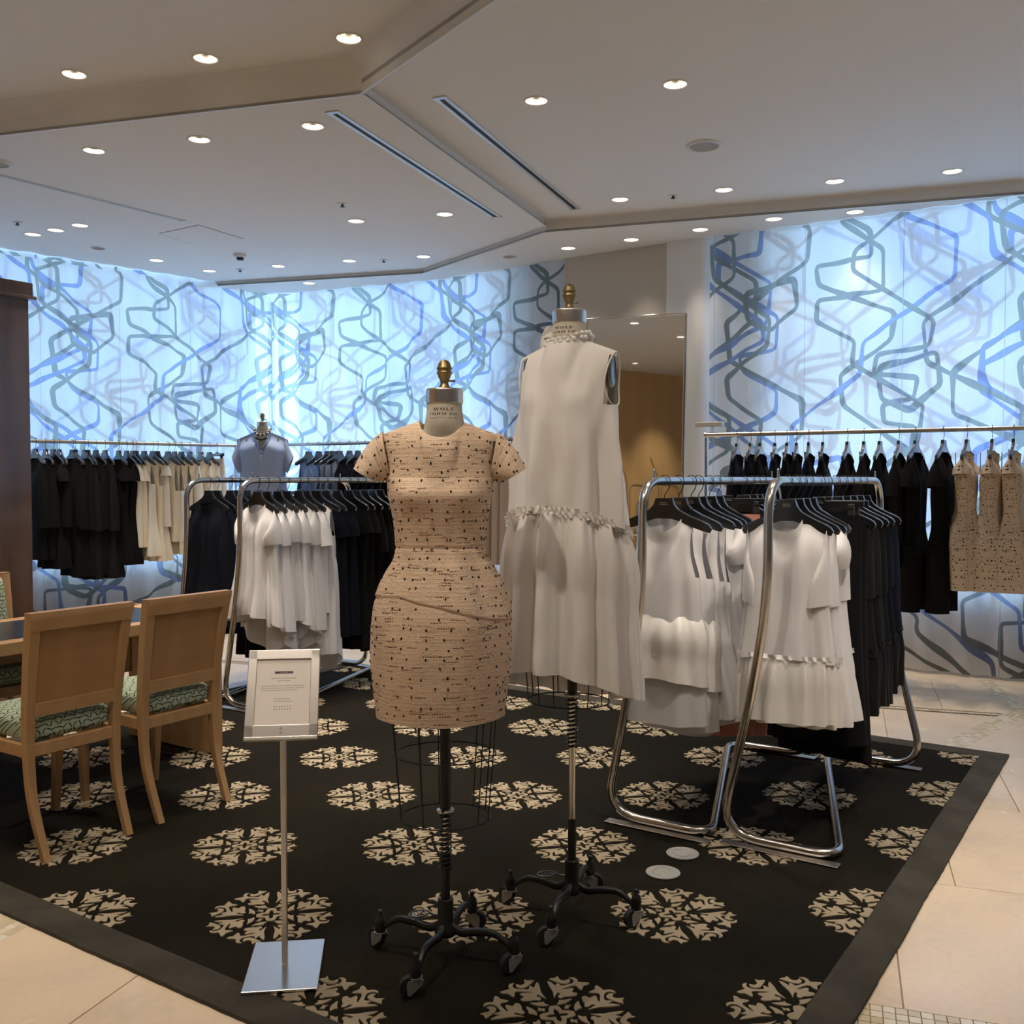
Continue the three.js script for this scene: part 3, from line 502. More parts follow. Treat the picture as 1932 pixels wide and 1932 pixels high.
const kinds = { // every kind returns [part name, geometry, material] lists; ph varies the folds
  coat: (m, ph) => [['body', bodyGeo({ L: 1.08, rows: [[0, 0.2, 0.01], [0.2, 0.2, 0.05], [0.6, 0.2, 0.06], [1, 0.235, 0.085]], nd: 0.05, amp: 0.014, folds: 5, ph }), m], ...[-1, 1].map((s) => ['sleeve', sleeveGeo(s, { sh: 0.195, len: 0.6, r: 0.062, out: 0.06, dep: 0.05, ph }), m])],
  jacket: (m, ph) => [['body', bodyGeo({ L: 0.90, rows: [[0, 0.2, 0.01], [0.25, 0.2, 0.05], [0.7, 0.19, 0.055], [1, 0.2, 0.06]], nd: 0.06, amp: 0.006, folds: 5, ph }), m], ...[-1, 1].map((s) => ['sleeve', sleeveGeo(s, { sh: 0.195, len: 0.56, r: 0.058, out: 0.05, dep: 0.045, ph }), m])],
  shortSleeveDress: (m, ph) => [['body', bodyGeo({ L: 1.0, rows: [[0, 0.19, 0.01], [0.22, 0.2, 0.05], [0.5, 0.18, 0.055], [1, 0.24, 0.09]], amp: 0.016, folds: 7, ph }), m], ...[-1, 1].map((s) => ['sleeve', sleeveGeo(s, { sh: 0.185, len: 0.17, r: 0.08, out: 0.075, dep: 0.05, ph }), m])],
  tee: (m, ph) => [['body', bodyGeo({ L: 0.62, rows: [[0, 0.2, 0.01], [0.3, 0.21, 0.045], [1, 0.21, 0.055]], amp: 0.010, folds: 6, ph }), m], ...[-1, 1].map((s) => ['sleeve', sleeveGeo(s, { sh: 0.195, len: 0.19, r: 0.085, out: 0.075, dep: 0.05, ph }), m])],
  capTop: (m, ph) => [['body', bodyGeo({ L: 0.66, rows: [[0, 0.19, 0.01], [0.3, 0.2, 0.05], [1, 0.22, 0.06]], amp: 0.012, folds: 6, ph }), m], ...[-1, 1].map((s) => ['sleeve', sleeveGeo(s, { sh: 0.185, len: 0.12, r: 0.07, out: 0.05, dep: 0.045, ph }), m])],
  sleeveless: (m, ph) => [['body', bodyGeo({ sh: 0.17, L: 0.7, nk: 0.09, nd: 0.1, rows: [[0, 0.17, 0.01], [0.15, 0.168, 0.03], [0.36, 0.2, 0.05], [1, 0.215, 0.06]], amp: 0.013, folds: 6, ph, arm: 0.24 }), m]],
  sleevelessLong: (m, ph) => [['body', bodyGeo({ sh: 0.17, L: 0.98, nk: 0.085, nd: 0.08, rows: [[0, 0.17, 0.01], [0.1, 0.168, 0.03], [0.25, 0.2, 0.05], [0.6, 0.2, 0.06], [1, 0.26, 0.09]], amp: 0.02, folds: 7, ph, arm: 0.24 }), m]],
  jumpsuit: (m, ph) => [['body', bodyGeo({ L: 0.72, rows: [[0, 0.2, 0.01], [0.3, 0.2, 0.05], [0.75, 0.15, 0.05], [1, 0.2, 0.07]], amp: 0.008, folds: 6, ph }), m], ...[-1, 1].map((s) => ['sleeve', sleeveGeo(s, { sh: 0.195, len: 0.2, r: 0.085, out: 0.1, dep: 0.05, ph }), m]), ...[-1, 1].map((s) => ['trouser_leg', grid(20, 8, (u, v) => { const f = u * 2 * Math.PI, w = lerp(0.105, 0.085, v); return [s * 0.098 + w * Math.cos(f) + s * 0.03 * v, NECK - 0.66 - v * 0.45, (0.06 + 0.012 * Math.sin(4 * f + ph)) * Math.sin(f)]; }, { closed: true }), m])],
  tweedDress: (m, ph) => [['body', bodyGeo({ L: 0.95, sh: 0.18, nk: 0.07, nd: 0.05, rows: [[0, 0.18, 0.012], [0.18, 0.17, 0.06], [0.42, 0.14, 0.055], [0.52, 0.165, 0.075], [0.66, 0.2, 0.1], [1, 0.185, 0.09]], amp: 0.012, folds: 5, ph }), m], ...[-1, 1].map((s) => ['sleeve', sleeveGeo(s, { sh: 0.175, len: 0.115, r: 0.07, out: 0.06, dep: 0.05, ph }), m]), ['zip', box(0.004, 0.45, 0.004, 0, NECK - 0.26, -0.062), M.rubber]],
  peplumDress: (m, ph) => [['body', bodyGeo({ sh: 0.155, nk: 0.092, nd: 0.085, nb: 0.03, L: 0.44, rows: [[0, 0.155, 0.012], [0.3, 0.158, 0.04], [0.6, 0.195, 0.06], [1, 0.2, 0.07]], amp: 0.008, folds: 6, ph, arm: 0.24 }), m], ['peplum', ruffleGeo({ y0: -0.42, y1: -0.70, w0: 0.19, d0: 0.062, w1: 0.235, d1: 0.11, n: 7, amp: 0.022, ph, hemF: 0.03, hemB: -0.10, bul: 0.02 }), M.whiteSatin], ['underskirt', ruffleGeo({ y0: -0.46, y1: -0.86, w0: 0.185, d0: 0.05, w1: 0.225, d1: 0.08, n: 6, amp: 0.012, ph: ph + 1, hemB: -0.06 }), M.whiteSheer]],
  strapDress: (m, ph) => [['body', bodyGeo({ sh: 0.165, nk: 0.11, nd: 0.21, nb: 0.06, L: 0.92, scoop: 0.6, rows: [[0, 0.165, 0.012], [0.2, 0.165, 0.03], [0.35, 0.19, 0.05], [0.5, 0.18, 0.06], [1, 0.29, 0.12]], amp: 0.03, folds: 6, ph, arm: 0.27, hemB: -0.08 }), m]],
  puffDress: (m, ph) => [['body', bodyGeo({ sh: 0.18, nk: 0.08, nd: 0.06, L: 0.98, rows: [[0, 0.18, 0.012], [0.2, 0.2, 0.05], [0.4, 0.19, 0.06], [1, 0.28, 0.11]], amp: 0.026, folds: 6, ph, hemB: -0.06 }), m], ...[-1, 1].map((s) => ['sleeve', sleeveGeo(s, { sh: 0.18, len: 0.2, r: 0.075, out: 0.05, dep: 0.055, puff: 0.03, ph }), m])],
  ruffleHemDress: (m, ph) => { const satin = m === M.white ? M.whiteSatin : M.blackSatin; return [['body', bodyGeo({ sh: 0.2, nk: 0.078, nd: 0.075, L: 0.58, rows: [[0, 0.2, 0.012], [0.25, 0.195, 0.05], [0.6, 0.2, 0.06], [1, 0.222, 0.07]], amp: 0.016, folds: 6, ph, hemF: 0.02, hemB: 0.02 }), m], ...[-1, 1].map((s) => ['sleeve', sleeveGeo(s, { sh: 0.195, len: 0.29, r: 0.08, out: 0.02, dep: 0.055, ph }), m]), ['ruffle', ruffleGeo({ y0: -0.56, y1: -0.81, w0: 0.218, d0: 0.07, w1: 0.236, d1: 0.09, n: 12, amp: 0.02, ph, hemB: -0.03 }), satin], ['ruffle_heading', frillGeo({ y: -0.555, w: 0.222, d: 0.074 }), satin]]; },
  shirtDress: (m, ph) => [['body', bodyGeo({ sh: 0.19, nk: 0.078, nd: 0.085, L: 0.82, rows: [[0, 0.19, 0.012], [0.2, 0.205, 0.05], [0.45, 0.2, 0.06], [1, 0.245, 0.09]], amp: 0.03, folds: 6, ph, hemF: 0.11, hemS: 0.04, hemB: -0.15 }), m], ...[-1, 1].map((s) => ['sleeve', sleeveGeo(s, { sh: 0.185, len: 0.21, r: 0.078, out: 0.04, dep: 0.05, puff: 0.01, ph }), m])],
  gatherDress: (m, ph) => [['body', bodyGeo({ sh: 0.165, nk: 0.085, nd: 0.085, L: 0.40, rows: [[0, 0.165, 0.012], [0.35, 0.175, 0.045], [1, 0.185, 0.06]], amp: 0.006, folds: 6, ph, arm: 0.22 }), m], ['skirt', ruffleGeo({ y0: -0.38, y1: -1.02, w0: 0.185, d0: 0.06, w1: 0.21, d1: 0.11, n: 8, amp: 0.02, ph, hemB: -0.14 }), m]],
  longTop: (m, ph) => [['body', bodyGeo({ L: 0.95, sh: 0.19, nk: 0.085, nd: 0.05, rows: [[0, 0.19, 0.012], [0.2, 0.2, 0.055], [0.6, 0.225, 0.08], [1, 0.27, 0.12]], amp: 0.02, folds: 6, ph }), m], ...[-1, 1].map((s) => ['sleeve', sleeveGeo(s, { sh: 0.185, len: 0.62, r: 0.085, out: 0.12, dep: 0.06, ph }), m])],
  trousers: (m, ph) => [['waistband', grid(40, 2, (u, v) => { const f = u * 2 * Math.PI; return [0.165 * spow(Math.cos(f), 0.7), -0.135 - 0.045 * v, 0.022 * spow(Math.sin(f), 0.7)]; }, { closed: true }), m], ...[-1, 1].map((s) => ['trouser_leg', grid(28, 16, (u, v) => { const f = u * 2 * Math.PI, w = lerp(0.092, 0.105, v) - 0.012 * Math.sin(Math.PI * v), cx = s * lerp(0.083, 0.1, v); return [cx + w * spow(Math.cos(f), 0.8), -0.178 - v * 0.86, (lerp(0.022, 0.05, smooth(v * 3)) + 0.01 * v * Math.sin(4 * f + ph + s)) * spow(Math.sin(f), 0.8)]; }, { closed: true }), m])],
  skirt: (m, ph) => [['waistband', grid(40, 2, (u, v) => { const f = u * 2 * Math.PI; return [0.15 * spow(Math.cos(f), 0.7), -0.135 - 0.05 * v, 0.022 * spow(Math.sin(f), 0.7)]; }, { closed: true }), m], ['skirt_cloth', ruffleGeo({ y0: -0.06, y1: -0.9, w0: 0.15, d0: 0.022, w1: 0.2, d1: 0.09, n: 12, amp: 0.012, ph }), m]],
};
function garment(kind, mat, words, ph) { // a fresh thing of that kind; variants are cached and shared
  const key = kind + '|' + mat.uuid + '|' + ph; let parts = KIND[key];
  if (!parts) parts = KIND[key] = kinds[kind](mat, ph);
  return parts;
}
// hangers
const hookG = wire([V3(0, -0.078, 0), V3(0.001, -0.058, 0), V3(0.016, -0.036, 0), V3(0.0235, -0.012, 0), V3(0.022, 0.010, 0), V3(0.009, 0.0225, 0), V3(-0.009, 0.0225, 0), V3(-0.0215, 0.010, 0), V3(-0.0225, -0.004, 0)], 0.0019, 30, 6);
const shapeOf = (pts) => new THREE.Shape(pts.map(([x, y]) => new THREE.Vector2(x, y)));
const armPts = [[0.034, -0.072], [0.042, -0.096], [0.062, -0.118], [0.11, -0.142], [0.17, -0.166], [0.19, -0.176], [0.2, -0.19], [0.193, -0.203], [0.175, -0.2], [0.12, -0.182], [0.06, -0.158], [0.03, -0.150]];
const hangerBody = new THREE.ExtrudeGeometry(shapeOf([...armPts.map(([x, y]) => [-x, y]), ...armPts.slice().reverse()]), { depth: 0.012, bevelEnabled: true, bevelSize: 0.003, bevelThickness: 0.004, bevelSegments: 2, steps: 1 }).translate(0, 0, -0.006);
const clipBar = mg([rbox(0.36, 0.028, 0.012, 0.004, 0, -0.095, 0), rbox(0.05, 0.03, 0.014, 0.004, 0, -0.082, 0)]);
const clipG = mg([rbox(0.028, 0.06, 0.018, 0.004, 0, -0.125, 0.004), rbox(0.022, 0.02, 0.03, 0.004, 0, -0.105, 0.004)]);
const hangerText = canvasTex(256, 96, (c, W, H) => { c.clearRect(0, 0, W, H); c.fillStyle = '#b9b6ae'; c.font = 'bold 30px sans-serif'; c.textAlign = 'center'; c.fillText('B A R N E Y S', W / 2, 38); c.fillText('N E W Y O R K', W / 2, 78); });
M.hangerPrint = std(0xffffff, 0.6, { map: hangerText, transparent: true });
function hangerParts(clips, print) {
  const l = [['hook', hookG, M.blackWire]];
  if (clips) { l.push(['bar', clipBar, M.hanger]); for (const s of [-1, 1]) l.push(['clip', clipG.clone().translate(s * 0.13, 0, 0), M.rubber]); } else l.push(['shoulder_bar', hangerBody, M.hanger]);
  if (print) l.push(['print', new THREE.PlaneGeometry(0.046, 0.018).translate(0, clips ? -0.088 : -0.092, 0.0105), M.hangerPrint]);
  return l;
}
const HG = { plain: hangerParts(false, false), print: hangerParts(false, true), clip: hangerParts(true, false), clipPrint: hangerParts(true, true) };
const ORD = [...ord, 'seventeenth', 'eighteenth', 'nineteenth', 'twentieth', 'twenty-first', 'twenty-second', 'twenty-third', 'twenty-fourth', 'twenty-fifth', 'twenty-sixth'];
const NAMES = { coat: 'coat', jacket: 'jacket', shortSleeveDress: 'dress', tee: 'short_sleeve_top', capTop: 'short_sleeve_top', sleeveless: 'tank_blouse', sleevelessLong: 'sleeveless_dress', jumpsuit: 'jumpsuit', tweedDress: 'tweed_dress', peplumDress: 'peplum_dress', strapDress: 'strap_dress', puffDress: 'puff_sleeve_dress', ruffleHemDress: 'ruffle_hem_dress', shirtDress: 'shirt_dress', gatherDress: 'gathered_dress', longTop: 'long_sleeve_dress', trousers: 'trousers', skirt: 'skirt' };
const CATS = { coat: 'coat', jacket: 'jacket', tee: 'top', capTop: 'top', sleeveless: 'top', jumpsuit: 'jumpsuit', trousers: 'trousers', skirt: 'skirt' };
const UNDER = { print: ['shoulder_bar', 'bar'], clip: ['bar'], zip: ['body'], ruffle_heading: ['ruffle'], underskirt: ['peplum'] }; // small pieces belong to a part
function attach(t, list) { const made = {}; for (const [n, g, m] of list) { const up = (UNDER[n] ?? []).map((k) => made[k]).find(Boolean); made[n] = part(n, g, m, up ?? t); } }
function hang(rail, list, print) { // rail: {at(s) -> [x, z], y, turn, from, name}; list: [s, kind, material, words, scale, twist]
  list.forEach(([s, kind, mat, words, sc = 1, tw = 0], i) => {
    const [x, z] = rail.at(s), a = rail.turn + tw + rr(-0.07, 0.07), clips = kind === 'trousers' || kind === 'skirt', where = `${ORD[i]} from the ${rail.from} on ${rail.name}`;
    const h = thing('clothes_hanger', `black ${clips ? 'clip ' : ''}hanger, ${where}`, 'hanger', x, rail.y, z, a, 'hangers on ' + rail.name);
    attach(h, HG[(clips ? 'clip' : print ? 'print' : 'plain') + (clips && print ? 'Print' : '')]);
    const t = thing(NAMES[kind], `${words}, ${where}`, CATS[kind] ?? 'dress', x, rail.y, z, a, 'garments on ' + rail.name);
    t.scale.set(clips ? 1 : 0.8, sc, 1.12); if (!clips && !['peplumDress', 'strapDress', 'sleeveless', 'sleevelessLong', 'gatherDress'].includes(kind)) h.scale.set(0.86, 1, 1); t.position.y += (clips ? 0 : NECK * (1 - sc));
    attach(t, garment(kind, mat, words, [0.3, 1.9, 4.1][i % 3]));
  });
}

// ------------------------------------------------------------ chrome Z racks
const RAIL_Y = 1.44;
function zRack(x, z, L, label, ov = 0.17, of = 0.09) {
  const t = thing('clothes_rack', label, 'clothes rack', x, 0, z, TURN), w = 0.228, y0 = 0.036, top = RAIL_Y;
  const path = [V3(0, top, -L / 2), V3(0, top, ov), V3(-0.01, 0.9, ov * 0.9), V3(-w - 0.02, y0, 0), V3(w, y0, 0), V3(-w, y0, -L), V3(w + 0.02, y0, -L), V3(0.01, 0.9, -L - of * 0.9), V3(0, top, -L - of), V3(0, top, -L / 2)];
  part('tube_frame', tube(path, 0.0178, [0.13, 0.42, 0.17, 0.13, 0.13, 0.17, 0.42, 0.13], 320, 14), M.rackTube, t);
  for (const k of [0.1 - ov, L + of - 0.1]) part('stop_pin', mg([cyl(0.004, 0.005, 0.03, 10, 0, top + 0.028, -k), ball(0.005, 0, top + 0.043, -k, 10, 8)]), M.rackTube, t);
  for (const [sx, k] of [[0, 0.03], [0, -L - 0.03]]) part('floor_plate', rbox(0.46, 0.004, 0.05, 0.0015, sx, 0.0157, k), M.brushed, t);
  return { at: (s) => [x + E1[0] * s, z + E1[1] * s], y: RAIL_Y, turn: TURN, from: 'front' };
}
const R1 = { ...zRack(0.606, -4.0, 1.345, 'chrome tube rack of white dresses beside the white-dressed form'), name: 'the middle chrome rack' };
const R2 = { ...zRack(1.037, -3.758, 1.40, 'chrome tube rack at the right holding white and black dresses'), name: 'the right chrome rack' };
const L2 = { ...zRack(-1.627, -6.07, 1.40, 'chrome tube rack behind the sign with white and black dresses', 0.06, 0.06), name: 'the chrome rack behind the sign' };
const L1 = { ...zRack(-2.07, -6.42, 1.40, 'chrome tube rack at the left with navy garments, behind the chairs', 0.06, 0.06), name: 'the left chrome rack' };
hang(R1, [[0.03, 'peplumDress', M.white, 'white sleeveless peplum dress', 1, 0.05], [0.17, 'peplumDress', M.white, 'white sleeveless peplum dress', 1.06, -0.04], [0.3, 'strapDress', M.white, 'white strap dress', 0.94], [0.38, 'strapDress', M.white, 'white strap dress', 0.97], [0.5, 'puffDress', M.white, 'white puff sleeve dress', 0.92], [0.59, 'puffDress', M.white, 'white puff sleeve dress', 0.93], [0.72, 'skirt', M.pink, 'dusty pink gathered skirt', 1.15, 0.4], [0.93, 'tee', M.navy, 'navy short-sleeved top'], [1.03, 'shortSleeveDress', M.black, 'black short-sleeved dress'], [1.11, 'tee', M.black, 'black short-sleeved top'], [1.2, 'shortSleeveDress', M.black, 'black short-sleeved dress']], true);
hang(R2, [[0.04, 'ruffleHemDress', M.white, 'white T-shirt dress with satin ruffle hem', 0.98, 0.12], [0.14, 'ruffleHemDress', M.white, 'white T-shirt dress with satin ruffle hem', 1.02], [0.22, 'puffDress', M.white, 'white puff sleeve dress', 0.84], [0.31, 'ruffleHemDress', M.white, 'white T-shirt dress with satin ruffle hem', 1.0, -0.1], [0.45, 'trousers', M.black, 'long black trousers', 1.05, 0.1], [0.56, 'trousers', M.black, 'long black trousers', 1.13, -0.1], [0.70, 'ruffleHemDress', M.charcoal, 'charcoal dress with black satin ruffle hem', 1.1], [0.82, 'ruffleHemDress', M.charcoal, 'charcoal dress with black satin ruffle hem', 1.08], [0.93, 'ruffleHemDress', M.black, 'black dress with satin ruffle hem', 1.1], [1.05, 'ruffleHemDress', M.deepNavy, 'navy dress with satin ruffle hem', 1.06], [1.17, 'ruffleHemDress', M.navy, 'navy dress with satin ruffle hem', 1.04]], true);
hang(L2, [[0.08, 'shirtDress', M.white, 'white puff-sleeved shirt dress', 1.0, 0.1], [0.16, 'shirtDress', M.white, 'white puff-sleeved shirt dress', 1.05], [0.25, 'shirtDress', M.whiteSheer, 'white sheer shirt dress', 0.98], [0.33, 'shirtDress', M.white, 'white puff-sleeved shirt dress', 1.02], [0.43, 'shirtDress', M.whiteSheer, 'white sheer shirt dress', 1.08], [0.50, 'tee', M.white, 'white short-sleeved top', 1.2], [0.585, 'gatherDress', M.white, 'white gathered-waist dress', 1, 0.1], [0.68, 'capTop', M.deepNavy, 'navy puff sleeve blouse', 1.4], [0.79, 'capTop', M.deepNavy, 'navy puff sleeve blouse', 1.4], [0.9, 'shortSleeveDress', M.black, 'black short-sleeved dress', 1.03], [0.98, 'shortSleeveDress', M.black, 'black short-sleeved dress', 1.05], [1.06, 'tee', M.black, 'black short-sleeved top', 1.5], [1.14, 'longTop', M.black, 'black long-sleeved dress'], [1.22, 'longTop', M.black, 'black long-sleeved dress']], false);
hang(L1, [[0.12, 'longTop', M.deepNavy, 'dark navy long-sleeved dress', 0.88, 0.12], [0.19, 'longTop', M.navy, 'navy long-sleeved dress', 0.93], [0.3, 'longTop', M.deepNavy, 'dark navy long-sleeved dress', 0.9], [0.37, 'longTop', M.deepNavy, 'dark navy long-sleeved dress', 0.94], [0.44, 'longTop', M.navy, 'navy long-sleeved dress', 0.92], [0.54, 'shortSleeveDress', M.black, 'black short-sleeved dress', 1.1], [0.75, 'shortSleeveDress', M.black, 'black short-sleeved dress', 1.1], [0.95, 'trousers', M.black, 'black trousers', 1.15]], false);

// ------------------------------------------------------------ rails along the windows
function wallRail(a, b, y, before, after, name, label, posts) {
  const L = len(a, b), d = [(b[0] - a[0]) / L, (b[1] - a[1]) / L], t = thing('garment_rail', label, 'rail', a[0], 0, a[1], -Math.atan2(d[1], d[0]));
  part('rail', cyl(0.0165, 0.0165, L + before + after, 14).rotateZ(Math.PI / 2).translate((L + after - before) / 2, y, 0), M.railTube, t);
  for (const s of posts) { part('post', mg([cyl(0.011, 0.011, y, 10, s, y / 2, 0), cyl(0.06, 0.06, 0.008, 20, s, 0.004, 0)]), M.railTube, t); }
  for (const s of [-before, L + after]) part('end_cap', cyl(0.021, 0.021, 0.02, 14).rotateZ(Math.PI / 2).translate(s, y, 0), M.railTube, t);
  return { at: (s) => [a[0] + d[0] * s, a[1] + d[1] * s], y, name };
}
const WY = 1.78;
const WL = { ...wallRail([-4.2, -8.65], [-2.78, -9.9], WY, 1.2, 0.05, 'the left wall rail', 'long chrome rail with black and cream garments before the left curtain', [-0.6, 1.9]), turn: -0.849, from: 'left' };
const WR = { ...wallRail([1.469, -7.485], [3.34, -6.43], WY, 0, 1.6, 'the right wall rail', 'long chrome rail with navy, black and tweed garments before the right curtain', [0.0, 3.6]), turn: 1.057, from: 'left' };
const WB = { ...wallRail([-2.11, -9.59], [0.07, -8.18], WY, 0.2, 0.02, 'the back wall rail', 'chrome rail with blue and navy garments before the back curtain', [-0.15, 2.6]), turn: 1.0, from: 'left' };
{ // bracket above the left end of the right rail and bent arm at the back rail
  const [x, z] = WR.at(0.02), t = thing('rail_bracket', 'pale bracket block above the left end of the right rail', 'bracket', x, 0, z, TURN);
  part('block', rbox(0.22, 0.035, 0.05, 0.004, 0, 1.86, -0.02), std(new THREE.Color(0.5, 0.47, 0.42), 0.25), t); part('drop_rod', cyl(0.005, 0.005, 0.07, 8, 0.02, 1.82, -0.02), M.railTube, t);
  const [bx, bz] = WB.at(2.56), u = thing('rail_support', 'bent tube arm at the right end of the back rail', 'bracket', bx, 0, bz, 1.0);
  part('tube_arm', tube([V3(0, 1.78, 0), V3(0, 1.86, -0.02), V3(0.12, 1.86, -0.02), V3(0.62, 1.86, -0.02)], 0.011, [0.05, 0.05], 40, 8), M.railTube, u);
}
const blk = (k) => [['coat', M.black, 'black long coat', 1.0], ['jacket', M.black, 'black long-sleeved jacket', 1.02], ['shortSleeveDress', M.black, 'black short-sleeved dress', 1.0], ['coat', M.charcoal, 'charcoal wool coat', 1.03]][k];
const leftS = [0.022, 0.106, 0.172, 0.221, 0.334, 0.357, 0.44, 0.468, 0.538, 0.619, 0.744, 0.817, 0.871, 0.906, 0.98, 1.061, 1.107, 1.21, 1.272, 1.34, 1.425, 1.538, 1.625, 1.703];
hang(WL, leftS.map((s, i) => {
  if (i < 12) { const [k, m, w, sc] = blk([1, 1, 2, 1, 1, 0, 0, 3, 0, 3, 2, 2][i]); return [s, k, m, w, sc * (i < 5 ? 1.0 : 1.0), 0.12]; }
  if (i === 23) return [s, 'trousers', M.cream, 'cream trousers'];
  return [s, ['capTop', 'capTop', 'sleevelessLong', 'sleevelessLong', 'capTop', 'sleeveless', 'sleeveless', 'sleevelessLong', 'jacket', 'jacket', 'jacket'][i - 12], i % 2 ? M.cream : M.ivory, ['cream cap-sleeved dress', 'cream cap-sleeved dress', 'cream sleeveless dress', 'cream sleeveless dress', 'cream short-sleeved dress', 'cream sleeveless top', 'cream sleeveless top', 'cream sleeveless dress', 'cream jacket', 'cream jacket', 'cream jacket'][i - 12], i < 14 ? 1.28 : i === 15 || i === 16 ? 1.0 : i === 17 || i === 18 ? 1.15 : 0.95, 0.15];
}), false);
const rightS = [0.241, 0.345, 0.417, 0.524, 0.611, 0.679, 0.766, 0.866, 1.035, 1.146, 1.252, 1.377, 1.486, 1.66, 1.804, 1.956, 2.083, 2.3];
hang(WR, rightS.map((s, i) => i < 8 ? [s, 'jacket', i % 3 ? M.deepNavy : M.navy, 'dark navy jacket', 0.95, 0.1] : i < 12 ? [s, 'tee', i % 2 ? M.charcoal : M.black, 'black short-sleeved top', 1.3, 0] : i < 14 ? [s, 'jumpsuit', M.black, 'black short-sleeved jumpsuit', 1.0, -0.15] : [s, 'tweedDress', M.tweedHung, 'beige tweed dress with dark dots', 1.0, -0.08]), false);
const backS = [0.186, 0.318, 0.435, 0.502, 0.583, 0.709, 0.814, 0.905, 1.001, 1.109, 1.2, 1.3, 2.321, 2.417, 2.502];
hang(WB, backS.map((s, i) => i < 5 ? [s, i === 1 ? 'capTop' : 'sleeveless', i < 2 ? M.blueTop : M.blueGrey, i < 2 ? 'cornflower blue sleeveless top' : 'grey-blue sleeveless top', 1.1, 0.1] : i < 12 ? [s, 'shortSleeveDress', i % 2 ? M.deepNavy : M.navy, 'navy short-sleeved dress', 1.0, 0.1] : [s, 'trousers', M.khaki, 'khaki trousers', 1.0, 0.2]), false);

// ------------------------------------------------------------ dress forms
const FLOOR_RUG = 0.0135;
M.fork = std(new THREE.Color(0.42, 0.41, 0.39), 0.38, { metalness: 0.55 }); M.pedal = std(new THREE.Color(0.16, 0.17, 0.18), 0.35, { metalness: 0.7 });
const neckText = canvasTex(512, 512, (c, W, H) => {
  c.clearRect(0, 0, W, H); c.fillStyle = '#14110c'; c.textAlign = 'center';
  const st = (s, y, size, gap) => { c.font = `bold ${size}px serif`; const w = [...s].map((ch) => c.measureText(ch).width + gap); let x = W / 2 - w.reduce((a, b) => a + b, 0) / 2; [...s].forEach((ch, i) => { c.textAlign = 'left'; c.fillText(ch, x, y); x += w[i]; }); };
  st('WOLF', 150, 92, 12); st('FORM CO.', 268, 84, 6); st('ENGLEWOOD, N.J.', 362, 46, 1);
  c.globalCompositeOperation = 'destination-out'; for (const y of [116, 238, 344]) c.fillRect(0, y, W, 6); c.globalCompositeOperation = 'source-over'; // stencil bridges
});
M.neckPrint = std(0xffffff, 0.9, { map: neckText, transparent: true });
const finialG = lathe([[0.019, 0], [0.019, 0.004], [0.0135, 0.011], [0.0115, 0.018], [0.0125, 0.024], [0.0175, 0.034], [0.0195, 0.042], [0.0228, 0.045], [0.0228, 0.049], [0.0198, 0.052], [0.0205, 0.057], [0.0228, 0.059], [0.0224, 0.063], [0.0192, 0.066], [0.0185, 0.072], [0.014, 0.08], [0.007, 0.0845], [0.0005, 0.086]], 28);
const ell = (rows, nu = 40, nv = 30) => grid(nu, nv, (u, v) => { const y = lerp(rows[0][0], rows[rows.length - 1][0], v), [a, b, cz] = table(rows, y), f = u * 2 * Math.PI; return [a * Math.cos(f), y, (cz ?? 0) + b * Math.sin(f)]; }, { closed: true, uv: (u, v) => [u * 3, v * 3] });
